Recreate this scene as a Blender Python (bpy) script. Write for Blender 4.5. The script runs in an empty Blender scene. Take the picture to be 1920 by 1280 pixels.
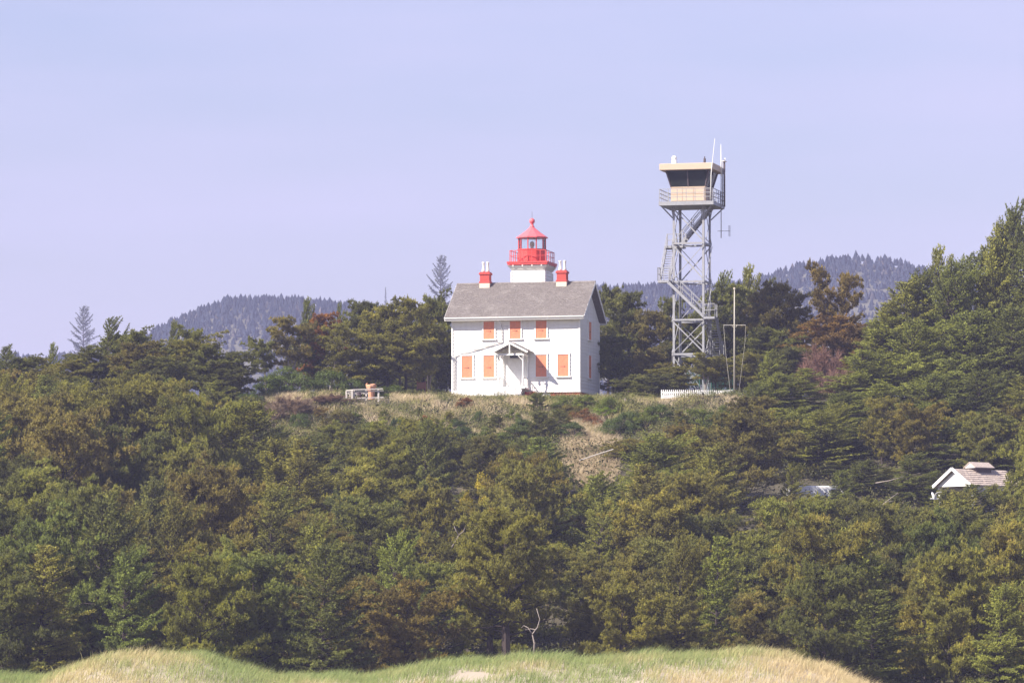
import bpy, math, random
import numpy as np
from mathutils import Vector, Matrix, Euler
R = math.radians
SC = bpy.context.scene
COL = SC.collection

# ------------------------------------------------------------------ camera, sky, sun, exposure
FOC = 9200.0          # focal length in pixels of a 1920 px wide frame
HY = 1235.0           # pixel row of the horizon
CZ = 4.0              # eye height, m
cam = bpy.data.cameras.new('camera'); camo = bpy.data.objects.new('camera', cam); COL.objects.link(camo)
cam.sensor_width = 36.0; cam.lens = 36.0 * FOC / 1920.0
cam.shift_y = (HY - 640.0) / 1920.0
cam.clip_start = 1.0; cam.clip_end = 20000.0
camo.location = (0, 0, CZ); camo.rotation_euler = (R(90), 0, 0)
SC.camera = camo

SUN_AZ, SUN_EL = R(58), R(41)     # azimuth: degrees to the left of straight behind the camera
sdir = Vector((-math.sin(SUN_AZ) * math.cos(SUN_EL), -math.cos(SUN_AZ) * math.cos(SUN_EL), math.sin(SUN_EL)))
world = bpy.data.worlds.new('World'); SC.world = world; world.use_nodes = True
nt = world.node_tree; nt.nodes.clear()
out = nt.nodes.new('ShaderNodeOutputWorld'); bg = nt.nodes.new('ShaderNodeBackground'); sky = nt.nodes.new('ShaderNodeTexSky')
sky.sky_type = 'NISHITA'; sky.sun_disc = False
sky.sun_elevation = SUN_EL; sky.sun_rotation = math.atan2(sdir.x, sdir.y)
sky.air_density = 1.6; sky.dust_density = 0.6; sky.ozone_density = 3.0; sky.altitude = 0
# thin high cloud: pale streaks over the whole sky
tc = nt.nodes.new('ShaderNodeTexCoord'); mp = nt.nodes.new('ShaderNodeMapping'); mp.inputs['Scale'].default_value = (5, 5, 30); mp.inputs['Rotation'].default_value = (0, R(4), 0)
nz = nt.nodes.new('ShaderNodeTexNoise'); nz.inputs['Scale'].default_value = 1.6; nz.inputs['Detail'].default_value = 5; nz.inputs['Roughness'].default_value = 0.45
rp = nt.nodes.new('ShaderNodeMapRange'); rp.inputs['From Min'].default_value = 0.35; rp.inputs['From Max'].default_value = 0.7; rp.inputs['To Min'].default_value = 0.05; rp.inputs['To Max'].default_value = 0.62
tint = nt.nodes.new('ShaderNodeMix'); tint.data_type = 'RGBA'; tint.blend_type = 'MULTIPLY'; tint.inputs['Factor'].default_value = 1.0
tint.inputs[7].default_value = (0.79, 0.77, 1.12, 1)
mx = nt.nodes.new('ShaderNodeMix'); mx.data_type = 'RGBA'; mx.inputs[7].default_value = (5.2, 5.05, 6.9, 1)
bg.inputs['Strength'].default_value = 0.067
L = nt.links.new
L(tc.outputs['Generated'], mp.inputs['Vector']); L(mp.outputs[0], nz.inputs['Vector']); L(nz.outputs['Fac'], rp.inputs['Value'])
L(sky.outputs[0], tint.inputs[6]); L(tint.outputs[2], mx.inputs[6]); L(rp.outputs[0], mx.inputs[0]); L(mx.outputs[2], bg.inputs['Color']); L(bg.outputs[0], out.inputs['Surface'])

sun = bpy.data.lights.new('sun', 'SUN'); suno = bpy.data.objects.new('sun', sun); COL.objects.link(suno)
sun.energy = 5.0; sun.angle = R(0.5); sun.color = (1.0, 0.93, 0.84)
suno.rotation_euler = sdir.to_track_quat('Z', 'Y').to_euler(); suno.location = sdir * 300
vs = SC.view_settings; vs.view_transform = 'Standard'; vs.look = 'None'; vs.gamma = 1; vs.use_curve_mapping = False
vs.exposure = 1.08
SC.cycles.max_bounces = 6; SC.cycles.diffuse_bounces = 3; SC.cycles.transparent_max_bounces = 12; SC.cycles.volume_bounces = 0
SC.cycles.use_denoising = True

HAZE_DENSITY = 0.000185
HAZE_COLOR = (0.68, 0.68, 1.0)

# ------------------------------------------------------------------ helpers
rng = np.random.default_rng(7); random.seed(7)
def wx(px, Y): return (px - 960.0) / FOC * Y
def wz(py, Y): return CZ + (HY - py) / FOC * Y
def tag(o, label=None, cat=None, group=None, kind=None):
    if label: o['label'] = label
    if cat: o['category'] = cat
    if group: o['group'] = group
    if kind: o['kind'] = kind
    return o
def empty(name, loc, rz=0, label=None, cat=None, group=None):
    o = bpy.data.objects.new(name, None); COL.objects.link(o); o.empty_display_size = 0.5
    o.location = loc; o.rotation_euler = (0, 0, rz)
    return tag(o, label, cat, group)
def link(name, me, parent=None, loc=(0, 0, 0), rot=(0, 0, 0), scale=(1, 1, 1), color=None):
    o = bpy.data.objects.new(name, me); COL.objects.link(o); o.parent = parent
    o.location = loc; o.rotation_euler = rot; o.scale = scale
    if color: o.color = (*color, 1)
    return o
class MB:
    def __init__(s): s.v = []; s.f = []
    def box(s, x0, x1, y0, y1, z0, z1):
        n = len(s.v); s.v += [(x0,y0,z0),(x1,y0,z0),(x1,y1,z0),(x0,y1,z0),(x0,y0,z1),(x1,y0,z1),(x1,y1,z1),(x0,y1,z1)]
        s.f += [tuple(n+i for i in q) for q in ((0,3,2,1),(4,5,6,7),(0,1,5,4),(1,2,6,5),(2,3,7,6),(3,0,4,7))]
        return s
    def hexa(s, p):                      # 8 points: bottom 4 then top 4
        n = len(s.v); s.v += [tuple(q) for q in p]
        s.f += [tuple(n+i for i in q) for q in ((0,3,2,1),(4,5,6,7),(0,1,5,4),(1,2,6,5),(2,3,7,6),(3,0,4,7))]
        return s
    def bar(s, a, b, w, h=None, up=(0,0,1)):  # rectangular bar from a to b
        h = w if h is None else h
        a = Vector(a); b = Vector(b); d = (b-a).normalized(); u = Vector(up)
        if abs(d.dot(u)) > 0.98: u = Vector((1,0,0))
        x = d.cross(u).normalized(); u = x.cross(d).normalized()
        x *= w/2; u *= h/2
        return s.hexa([a-x-u, a+x-u, b+x-u, b-x-u, a-x+u, a+x+u, b+x+u, b-x+u])
    def tube(s, pts, rad, n=6, caps=True):
        pts = [Vector(p) for p in pts]; k = len(pts)
        if not hasattr(rad, '__len__'): rad = [rad]*k
        base = len(s.v); prev = None
        for i, p in enumerate(pts):
            d = (pts[min(i+1,k-1)] - pts[max(i-1,0)]).normalized()
            r0 = Vector((1,0,0)) if abs(d.x) < 0.9 else Vector((0,1,0))
            if prev is not None: r0 = prev
            x = (r0 - d*r0.dot(d)).normalized(); prev = x; y = d.cross(x)
            for j in range(n):
                a = 2*math.pi*j/n; s.v.append(tuple(p + (x*math.cos(a) + y*math.sin(a))*rad[i]))
        for i in range(k-1):
            for j in range(n):
                a = base+i*n+j; b = base+i*n+(j+1) % n; s.f.append((a, b, b+n, a+n))
        if caps:
            s.f.append(tuple(base+j for j in reversed(range(n)))); s.f.append(tuple(base+(k-1)*n+j for j in range(n)))
        return s
    def lathe(s, prof, n=16, c=(0,0,0), ph=0.0):      # prof: (r, z)
        base = len(s.v)
        for r, z in prof:
            for j in range(n):
                a = ph + 2*math.pi*j/n; s.v.append((c[0]+r*math.cos(a), c[1]+r*math.sin(a), c[2]+z))
        for i in range(len(prof)-1):
            for j in range(n):
                a = base+i*n+j; b = base+i*n+(j+1) % n; s.f.append((a, b, b+n, a+n))
        s.f.append(tuple(base+j for j in reversed(range(n)))); s.f.append(tuple(base+(len(prof)-1)*n+j for j in range(n)))
        return s
    def prism(s, poly, axis, t0, t1):                 # poly in the two other axes
        n = len(s.v); k = len(poly)
        for t in (t0, t1):
            for a, b in poly:
                s.v.append({'x': (t,a,b), 'y': (a,t,b), 'z': (a,b,t)}[axis])
        s.f.append(tuple(n+i for i in reversed(range(k)))); s.f.append(tuple(n+k+i for i in range(k)))
        for i in range(k):
            j = (i+1) % k; s.f.append((n+i, n+j, n+k+j, n+k+i))
        return s
    def mesh(s, name, mat, smooth=False):
        me = bpy.data.meshes.new(name); me.from_pydata(s.v, [], s.f); me.materials.append(mat)
        import bmesh
        bm = bmesh.new(); bm.from_mesh(me); bmesh.ops.recalc_face_normals(bm, faces=bm.faces); bm.to_mesh(me); bm.free()
        if smooth: me.shade_smooth()
        me.update(); return me
    def build(s, name, mat, parent=None, loc=(0,0,0), rot=(0,0,0), smooth=False, bevel=0):
        o = link(name, s.mesh(name, mat, smooth), parent, loc, rot)
        if bevel:
            m = o.modifiers.new('bevel', 'BEVEL'); m.width = bevel; m.segments = 1; m.limit_method = 'ANGLE'
        return o

def soup(name, V, mat, tone=None, quads=False):
    """V: (n, 3|4, 3) separate polygons; tone: (n,) per-face value in a float attribute."""
    n, k, _ = V.shape
    me = bpy.data.meshes.new(name)
    me.vertices.add(n*k); me.vertices.foreach_set('co', V.reshape(-1).astype(np.float32))
    me.loops.add(n*k); me.loops.foreach_set('vertex_index', np.arange(n*k, dtype=np.int32))
    me.polygons.add(n); me.polygons.foreach_set('loop_start', np.arange(0, n*k, k, dtype=np.int32)); me.polygons.foreach_set('loop_total', np.full(n, k, dtype=np.int32))
    if tone is not None:
        at = me.attributes.new('tone', 'FLOAT', 'FACE'); at.data.foreach_set('value', np.asarray(tone, dtype=np.float32))
    me.materials.append(mat); me.update(calc_edges=True)
    return me

# ------------------------------------------------------------------ materials
def mat(name, color, rough=0.7, var=0.12, scale=6.0, bump=0.0, metal=0.0, dirt=None, dirt_scale=1.2, streak=False, spec=0.4):
    m = bpy.data.materials.new(name); m.use_nodes = True; t = m.node_tree; b = t.nodes['Principled BSDF']
    b.inputs['Roughness'].default_value = rough; b.inputs['Metallic'].default_value = metal; b.inputs['Specular IOR Level'].default_value = spec
    co = t.nodes.new('ShaderNodeTexCoord'); mp = t.nodes.new('ShaderNodeMapping')
    if streak: mp.inputs['Scale'].default_value = (3, 3, 0.35)
    t.links.new(co.outputs['Object'], mp.inputs['Vector'])
    n = t.nodes.new('ShaderNodeTexNoise'); n.inputs['Scale'].default_value = scale; n.inputs['Detail'].default_value = 6; n.inputs['Roughness'].default_value = 0.65
    t.links.new(mp.outputs[0], n.inputs['Vector'])
    r = t.nodes.new('ShaderNodeValToRGB'); c = color
    r.color_ramp.elements[0].position = 0.3; r.color_ramp.elements[1].position = 0.72
    r.color_ramp.elements[0].color = (c[0]*(1-var), c[1]*(1-var), c[2]*(1-var), 1)
    r.color_ramp.elements[1].color = (min(c[0]*(1+var), .95), min(c[1]*(1+var), .95), min(c[2]*(1+var), .95), 1)
    t.links.new(n.outputs['Fac'], r.inputs['Fac']); last = r.outputs['Color']
    if dirt:
        n2 = t.nodes.new('ShaderNodeTexNoise'); n2.inputs['Scale'].default_value = dirt_scale; n2.inputs['Detail'].default_value = 8; n2.inputs['Roughness'].default_value = 0.7
        t.links.new(mp.outputs[0], n2.inputs['Vector'])
        q = t.nodes.new('ShaderNodeMapRange'); q.inputs['From Min'].default_value = 0.5; q.inputs['From Max'].default_value = 0.72; q.inputs['To Max'].default_value = 0.75
        t.links.new(n2.outputs['Fac'], q.inputs['Value'])
        x = t.nodes.new('ShaderNodeMix'); x.data_type = 'RGBA'; x.inputs[7].default_value = (*dirt, 1)
        t.links.new(q.outputs[0], x.inputs[0]); t.links.new(last, x.inputs[6]); last = x.outputs[2]
    t.links.new(last, b.inputs['Base Color'])
    if bump:
        bp = t.nodes.new('ShaderNodeBump'); bp.inputs['Strength'].default_value = bump; bp.inputs['Distance'].default_value = 0.02
        t.links.new(n.outputs['Fac'], bp.inputs['Height']); t.links.new(bp.outputs[0], b.inputs['Normal'])
    return m
def leafmat(name, stops, transl=0.25, rough=0.6, objcol=True):
    """stops: list of (pos, rgb) over the per-shoot tone; multiplied by the object's own colour."""
    m = bpy.data.materials.new(name); m.use_nodes = True; t = m.node_tree; b = t.nodes['Principled BSDF']; o = t.nodes['Material Output']
    a = t.nodes.new('ShaderNodeAttribute'); a.attribute_name = 'tone'
    r = t.nodes.new('ShaderNodeValToRGB'); e = r.color_ramp.elements
    while len(e) > 1: e.remove(e[-1])
    e[0].position = stops[0][0]; e[0].color = (*stops[0][1], 1)
    for p, c in stops[1:]:
        q = e.new(p); q.color = (*c, 1)
    t.links.new(a.outputs['Fac'], r.inputs['Fac'])
    last = r.outputs['Color']
    if objcol:
        oi = t.nodes.new('ShaderNodeObjectInfo'); x = t.nodes.new('ShaderNodeMix'); x.data_type = 'RGBA'; x.blend_type = 'MULTIPLY'; x.inputs[0].default_value = 1
        t.links.new(last, x.inputs[6]); t.links.new(oi.outputs['Color'], x.inputs[7]); last = x.outputs[2]
    t.links.new(last, b.inputs['Base Color']); b.inputs['Roughness'].default_value = rough; b.inputs['Specular IOR Level'].default_value = 0.15
    tr = t.nodes.new('ShaderNodeBsdfTranslucent'); t.links.new(last, tr.inputs['Color'])
    ms = t.nodes.new('ShaderNodeMixShader'); ms.inputs[0].default_value = transl
    t.links.new(b.outputs[0], ms.inputs[1]); t.links.new(tr.outputs[0], ms.inputs[2]); t.links.new(ms.outputs[0], o.inputs['Surface'])
    return m

M = {}
M['white'] = mat('white_paint', (0.80, 0.78, 0.73), 0.55, 0.05, 3, 0.1, dirt=(0.68, 0.64, 0.57), dirt_scale=1.6)
M['trim'] = mat('white_trim_paint', (0.82, 0.80, 0.75), 0.5, 0.03, 8)
M['orange'] = mat('orange_shutter_paint', (0.72, 0.235, 0.12), 0.55, 0.10, 4, dirt=(0.60, 0.20, 0.11), dirt_scale=2.2)
M['iron'] = mat('black_iron', (0.06, 0.04, 0.04), 0.5)
M['red'] = mat('red_paint', (0.62, 0.07, 0.06), 0.5, 0.16, 3, dirt=(0.48, 0.05, 0.045))
M['redroof'] = mat('sunfaded_red_paint', (0.74, 0.14, 0.15), 0.45, 0.12, 2, dirt=(0.66, 0.09, 0.10), streak=True)
M['brick'] = mat('red_painted_brick', (0.50, 0.065, 0.05), 0.75, 0.18, 9, 0.4)
M['mortar'] = mat('cream_mortar', (0.66, 0.56, 0.44), 0.85)
M['pot'] = mat('pale_chimney_pot', (0.72, 0.69, 0.64), 0.7, 0.1, 9)
M['mast'] = mat('cream_mast_paint', (0.50, 0.46, 0.38), 0.6)
M['shingle'] = mat('weathered_cedar_shingle', (0.185, 0.160, 0.145), 0.9, 0.55, 16, 0.5, dirt=(0.29, 0.26, 0.235), dirt_scale=0.9)
M['pipe'] = mat('grey_downpipe', (0.42, 0.40, 0.40), 0.5)
M['dark'] = mat('dark_glass', (0.03, 0.03, 0.035), 0.2)
M['steel'] = mat('galvanised_grey_steel', (0.31, 0.31, 0.32), 0.55, 0.2, 4, metal=0.1, dirt=(0.24, 0.21, 0.19), dirt_scale=2)
M['tan'] = mat('tan_panel_paint', (0.54, 0.41, 0.29), 0.6, 0.05, 3, dirt=(0.55, 0.39, 0.29), dirt_scale=1.5)
M['cabglass'] = mat('dark_cabin_glass', (0.018, 0.022, 0.022), 0.12, 0.3, 1.5, spec=0.35)
M['bark'] = mat('dark_bark', (0.055, 0.04, 0.034), 0.95, 0.4, 14, 0.6)
M['palebark'] = mat('pale_grey_bark', (0.27, 0.235, 0.20), 0.9, 0.35, 10, 0.5, dirt=(0.13, 0.11, 0.095), dirt_scale=3)
M['deadwood'] = mat('bleached_dead_wood', (0.30, 0.25, 0.21), 0.9, 0.3, 9, 0.4)
M['timber'] = mat('weathered_grey_timber', (0.55, 0.50, 0.44), 0.85, 0.15, 12, 0.3)
M['stump'] = mat('orange_tan_cut_wood', (0.62, 0.30, 0.17), 0.9, 0.3, 6, 0.5, dirt=(0.66, 0.42, 0.26), dirt_scale=2.5)
M['signwood'] = mat('brown_sign_board', (0.26, 0.11, 0.075), 0.8, 0.15, 8)
M['shake'] = mat('pale_cedar_shakes', (0.44, 0.36, 0.30), 0.9, 0.3, 9, 0.5)
M['greenwire'] = mat('green_fence_wire', (0.03, 0.12, 0.085), 0.6)
M['concrete'] = mat('concrete', (0.35, 0.33, 0.30), 0.9, 0.15, 4)
M['rubber'] = mat('tyre_rubber', (0.02, 0.02, 0.02), 0.9)
M['feather'] = mat('white_feathers', (0.78, 0.76, 0.72), 0.8, 0.05)
M['louvre'] = mat('dark_louvre_wood', (0.10, 0.075, 0.08), 0.85)
g = bpy.data.materials.new('lantern_glass'); g.use_nodes = True; t = g.node_tree; t.nodes.remove(t.nodes['Principled BSDF'])
tr = t.nodes.new('ShaderNodeBsdfTransparent'); tr.inputs[0].default_value = (0.96, 0.99, 0.99, 1); gl = t.nodes.new('ShaderNodeBsdfGlossy'); gl.inputs['Roughness'].default_value = 0.03; gl.inputs['Color'].default_value = (.9,.9,.9,1)
ms = t.nodes.new('ShaderNodeMixShader'); fr = t.nodes.new('ShaderNodeFresnel'); fr.inputs[0].default_value = 1.45
t.links.new(fr.outputs[0], ms.inputs[0]); t.links.new(tr.outputs[0], ms.inputs[1]); t.links.new(gl.outputs[0], ms.inputs[2]); t.links.new(ms.outputs[0], t.nodes['Material Output'].inputs['Surface'])
M['glass'] = g
G_ = lambda *a: tuple(a)
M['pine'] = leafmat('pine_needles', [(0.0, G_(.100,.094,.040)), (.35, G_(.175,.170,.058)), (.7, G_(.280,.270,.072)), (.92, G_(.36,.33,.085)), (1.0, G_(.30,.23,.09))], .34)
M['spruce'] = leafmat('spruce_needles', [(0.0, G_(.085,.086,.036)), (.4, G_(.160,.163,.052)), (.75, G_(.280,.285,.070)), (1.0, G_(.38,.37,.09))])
M['leaf'] = leafmat('broad_leaves', [(0.0, G_(.05,.065,.02)), (.4, G_(.085,.11,.028)), (.8, G_(.14,.17,.04)), (1.0, G_(.20,.22,.06))], 0.3, 0.45)
M['twig'] = leafmat('bare_twigs', [(0.0, G_(.09,.07,.055)), (.5, G_(.17,.135,.105)), (1.0, G_(.28,.22,.165))], 0.1, 0.9)
M['gorse'] = leafmat('yellow_blossom_bush', [(0.0, G_(.05,.06,.02)), (.35, G_(.10,.10,.02)), (.45, G_(.36,.28,.02)), (1.0, G_(.52,.40,.03))], 0.2)
M['dunegrass'] = leafmat('dune_grass', [(0.0, G_(.20,.27,.085)), (.45, G_(.32,.36,.13)), (.6, G_(.46,.41,.19)), (1.0, G_(.62,.50,.28))], 0.35, 0.7, False)
M['crestgrass'] = leafmat('dry_bluff_grass', [(0.0, G_(.14,.17,.04)), (.3, G_(.26,.27,.07)), (.5, G_(.38,.33,.14)), (.7, G_(.52,.42,.24)), (1.0, G_(.66,.54,.36))], 0.25, 0.8, False)
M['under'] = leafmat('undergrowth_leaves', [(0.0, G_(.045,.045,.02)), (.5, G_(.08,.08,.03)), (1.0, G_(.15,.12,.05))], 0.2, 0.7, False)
M['scrub'] = leafmat('heath_scrub', [(0.0, G_(.06,.065,.024)), (.35, G_(.12,.13,.038)), (.6, G_(.20,.20,.055)), (.8, G_(.24,.17,.09)), (1.0, G_(.34,.36,.09))], 0.2, 0.7, False)
M['farwood'] = leafmat('far_forest', [(0.0, G_(.018,.027,.050)), (.8, G_(.038,.048,.070)), (1.0, G_(.13,.11,.10))], 0.1, 0.9, False)  # blue of the distant haze is painted into the tree colours too
# ------------------------------------------------------------------ the ground
DUNE = [(-3000,1275),(-400,1268),(-60,1262),(0,1260),(60,1262),(130,1247),(190,1226),(250,1216),(345,1218),(400,1229),(460,1246),(520,1260),(600,1263),(700,1257),(780,1244),(840,1233),(920,1227),(1000,1224),(1120,1226),(1200,1222),(1290,1219),(1360,1214),(1430,1215),(1500,1228),(1545,1240),(1590,1262),(1640,1290),(1900,1320),(3000,1330)]
DX = np.array([(p-960)/FOC*255 for p, _ in DUNE]); DZ = np.array([CZ+(HY-q)/FOC*255-0.36 for _, q in DUNE])
SY = np.array([-200, 200, 275, 292, 312, 340, 365, 380, 387, 393, 445, 520, 700, 1500, 9000.])
SZ = np.array([0.3, 0.8, 1.5, 2.0, 4.6, 10.5, 17.4, 22.2, 24.3, 25.0, 25.0, 17.0, 3.0, 0.0, 0.0])
def sstep(a, b, x):
    t = np.clip((x-a)/(b-a), 0, 1); return t*t*(3-2*t)
def hgt(x, y):
    x = np.asarray(x, float); y = np.asarray(y, float)
    s = np.interp(y, SY, SZ)
    side = np.clip((np.abs(x)-60)/400, 0, 1); s = s*(1-0.8*side)
    near = sstep(260, 300, y)*(1-sstep(600, 900, y))
    s = s + near*(0.35*np.sin(x*0.21+1.3)*np.cos(y*0.17) + 0.2*np.sin(x*0.6+y*0.4))*(1-sstep(386, 392, y)*0.9)
    d = np.interp(x, DX, DZ) + 0.07*np.sin(x*1.1) + 0.05*np.sin(x*2.7+1)
    b = sstep(232, 255, y)*(1-sstep(256.5, 274, y))
    return s*(1-b) + np.maximum(d, s)*b
def grid_mesh(name, xs, ys, fz, material, smooth=True):
    X, Y = np.meshgrid(xs, ys); Z = fz(X, Y); n, k = X.shape
    V = np.stack([X, Y, Z], -1).reshape(-1, 3)
    i = np.arange(n*k).reshape(n, k); F = np.stack([i[:-1,:-1], i[:-1,1:], i[1:,1:], i[1:,:-1]], -1).reshape(-1, 4)
    me = bpy.data.meshes.new(name); me.from_pydata(V.tolist(), [], F.tolist()); me.materials.append(material)
    if smooth: me.shade_smooth()
    return me
gm = mat('soil_and_sand', (0.075, 0.062, 0.036), 0.95, 0.35, 0.6, 0.3, dirt=(0.04, 0.042, 0.02), dirt_scale=0.25)
t = gm.node_tree; b = t.nodes['Principled BSDF']; old = b.inputs['Base Color'].links[0].from_socket
ge = t.nodes.new('ShaderNodeNewGeometry'); sx = t.nodes.new('ShaderNodeSeparateXYZ'); t.links.new(ge.outputs['Position'], sx.inputs[0])
mr = t.nodes.new('ShaderNodeMapRange'); mr.inputs['From Min'].default_value = 262; mr.inputs['From Max'].default_value = 274; t.links.new(sx.outputs['Y'], mr.inputs['Value'])
mm = t.nodes.new('ShaderNodeMix'); mm.data_type = 'RGBA'; mm.inputs[6].default_value = (0.40, 0.33, 0.24, 1); t.links.new(mr.outputs[0], mm.inputs[0]); t.links.new(old, mm.inputs[7]); t.links.new(mm.outputs[2], b.inputs['Base Color'])
xs = np.concatenate([[-6000,-2500,-1000,-400,-200,-130,-100,-80], np.arange(-66, 66.1, 0.75), [80,100,130,200,400,1000,2500,6000]])
ys = np.concatenate([[-200,-60,0,100,180,215], np.arange(230, 300, 0.9), np.arange(300, 460, 1.25), [480,520,600,700,900,1500,2500,5000,9000]])
tag(link('ground', grid_mesh('ground', xs, ys, hgt, gm)), kind='structure')

# ------------------------------------------------------------------ far hills and their woods
HP = [(-1500,640),(-700,600),(-300,640),(-100,672),(0,666),(30,664),(70,676),(130,664),(200,672),(235,655),(262,640),(300,612),(340,592),(380,577),(420,564),(450,558),(520,557),(580,561),(640,568),(700,578),(760,590),(850,596),(950,582),(1050,560),(1130,538),(1200,535),(1260,531),(1340,533),(1400,527),(1430,519),(1480,503),(1530,489),(1590,482),(1650,486),(1700,493),(1740,505),(1800,525),(1900,556),(2200,600),(2700,560),(3400,640)]
HD = 1900.0
HX = np.array([(p-960)/FOC*HD for p, _ in HP]); HZ = np.array([CZ+(HY-q)/FOC*HD-1.0 for _, q in HP])
def hill_z(x, y):
    r = np.interp(x*HD/np.maximum(y, 1400)*0.5 + x*0.5, HX, HZ)
    f = np.where(y < HD, np.clip((y-1500)/(HD-1500), 0, 1)**0.75, 1-0.6*np.clip((y-HD)/900, 0, 1))
    edge = 1-np.clip((np.abs(x)-600)/300, 0, 1)
    return (r*f + 7*np.sin(x*0.031+y*0.019)*np.sin(y*0.025)*np.clip((HD-y)/150, 0, 1))*edge - 2*(f < 0.01)
hm = mat('hill_soil', (0.10, 0.095, 0.07), 0.95, 0.4, 0.02)
tag(link('hill', grid_mesh('hill', np.linspace(-1000, 1000, 240), np.linspace(1500, 2800, 90), hill_z, hm)), kind='structure')
def far_forest():
    n = 42000
    x = rng.uniform(-440, 440, n); y = HD - 390*rng.random(n)**1.6 + rng.normal(0, 8, n)
    h = rng.uniform(1.6, 3.4, n); h[rng.random(n) < 0.06] *= 1.4
    # clearings
    cl = (np.sin(x*0.063+2)+np.sin(y*0.045+x*0.03) > 1.5) & (y < HD-30)
    keep = ~cl | (rng.random(n) < 0.25); x, y, h = x[keep], y[keep], h[keep]; n = len(x)
    z = hill_z(x, y)-0.3; w = h*rng.uniform(0.25, 0.5, n)
    tris = []; tone = []
    tn = rng.random(n)*0.9
    for z0, z1, ws in ((0.05, 0.75, 1.0), (0.48, 1.0, 0.6)):
        for j in range(5):
            a = 2*np.pi*j/5 + x; b = a + 2*np.pi/5
            jt = rng.uniform(0.7, 1.3, n)
            p0 = np.stack([x+np.cos(a)*w*ws*jt, y+np.sin(a)*w*ws*jt, z+h*z0], -1)
            p1 = np.stack([x+np.cos(b)*w*ws, y+np.sin(b)*w*ws, z+h*z0], -1)
            p2 = np.stack([x, y, z+h*z1], -1)
            tris.append(np.stack([p0, p1, p2], 1)); tone.append(np.clip(tn+rng.normal(0, .06, n), 0, 1))
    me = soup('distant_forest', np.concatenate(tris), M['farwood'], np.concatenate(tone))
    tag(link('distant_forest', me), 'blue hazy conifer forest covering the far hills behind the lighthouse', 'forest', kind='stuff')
far_forest()

# ------------------------------------------------------------------ plants
def unit(v): return v/np.maximum(np.linalg.norm(v, axis=-1, keepdims=True), 1e-9)
def blades(P, D, L, W, K, spread, r, tone, stag=0.8, N=None):
    """needle tufts: K narrow triangles per shoot at P growing along D"""
    n = len(P); P = np.repeat(P, K, 0); D = np.repeat(D, K, 0); m = n*K
    L = np.repeat(np.broadcast_to(L, (n,)), K)*r.uniform(.7, 1.25, m); tone = np.repeat(tone, K)
    b = P + D*(r.random(m)*stag*L)[:, None]
    d = unit(D + r.normal(0, spread, (m, 3)))
    q = r.normal(0, 1, (m, 3)) if N is None else np.repeat(N, K, 0)+r.normal(0, .38, (m, 3))
    s = unit(np.cross(d, q))*(W*r.uniform(.7, 1.3, m))[:, None]
    return np.stack([b-s, b+s, b+d*L[:, None]], 1), np.clip(tone + r.normal(0, .05, m), 0, 1)
def leaves(P, N, S, r, tone):
    """small rhombic leaves with folded middle -> two triangles each"""
    n = len(P); N = unit(N + r.normal(0, .45, (n, 3))); a = unit(np.cross(N, r.normal(0, 1, (n, 3)))); b = np.cross(N, a)
    S = (S*r.uniform(.7, 1.3, n))[:, None]
    V = np.stack([P-a*S, P+b*S*.45, P+a*S, P-b*S*.45], 1)
    return V, np.clip(tone + r.normal(0, .06, n), 0, 1)
def curve(p, d, L, n, up, r, wob=0.12):
    pts = [p]; d = unit(d)
    for i in range(n):
        d = unit(d + np.array([0, 0, up/n]) + r.normal(0, wob, 3)); pts.append(pts[-1] + d*L/n)
    return np.array(pts)
def trunk_curve(H, lean, r, k=7, wob=0.03):
    z = np.linspace(0, 1, k); P = np.stack([lean[0]*z**1.5*H, lean[1]*z**1.5*H, z*H], -1)
    P[1:, :2] += np.cumsum(r.normal(0, wob*H/k, (k-1, 2)), 0); return P
def on_curve(P, t):
    k = len(P)-1; f = min(max(t, 0), 1)*k; i = min(int(f), k-1); return P[i] + (P[i+1]-P[i])*(f-i)

def size(T):
    c = T[:, 2]; return float(np.percentile(c[:, 2], 99.9)), float(np.percentile(np.hypot(c[:, 0], c[:, 1]), 97))
def pad_tufts(c, rad, hz, n, r, L, W, K, tone, up=0.7, spread=0.55, ax=None):
    """a foliage pad: small separate needle tufts over a flattened dome drawn out along the branch, with upright leaders on top"""
    nc = max(5, int(n/9)); q = unit(r.normal(0, 1, (nc, 3))); low = (q[:, 2] < -0.05) & (r.random(nc) < 0.88); q[low, 2] *= -1
    if ax is None: a = np.array([1., 0, 0])
    else: a = unit(np.array([ax[0], ax[1], 0]))
    sd = np.array([-a[1], a[0], 0]); k = r.uniform(.6, 1.08, nc)
    C = c + (q[:, :1]*k[:, None])*a*rad*1.35 + (q[:, 1:2]*k[:, None])*sd*rad*.8; C[:, 2] += q[:, 2]*k*hz + q[:, 0]*k*rad*.22
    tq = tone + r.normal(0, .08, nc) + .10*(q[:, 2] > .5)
    per = 9; Cq = np.repeat(C, per, 0); Q = np.repeat(q, per, 0); g = unit(r.normal(0, 1, (nc*per, 3)))
    D = unit(g*.6 + Q*.3 + a*.25 + np.array([0, 0, up])); P = Cq + g*np.repeat(r.uniform(.04, .10, nc), per)[:, None]
    N = unit(g*.6 + Q*.6 + np.array([0, 0, .4]))
    V1, t1 = blades(P, D, L, W, K, spread, r, np.repeat(tq, per) + r.normal(0, .05, nc*per), .6, N)
    m = max(2, nc//3); tp = C[np.argsort(-C[:, 2])[:m]]; z = (np.arange(4)/4)[None, :, None]
    S = (tp[:, None, :] + z*np.array([.05, 0, .30])).reshape(-1, 3) ; DD = np.repeat([[.15, 0, 1.]], len(S), 0)
    V2, t2 = blades(S, unit(DD + r.normal(0, .2, DD.shape)), .13, W*.8, 4, .55, r, np.full(len(S), tone+.15), .5)
    return np.concatenate([V1, V2]), np.concatenate([t1, t2])
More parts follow.
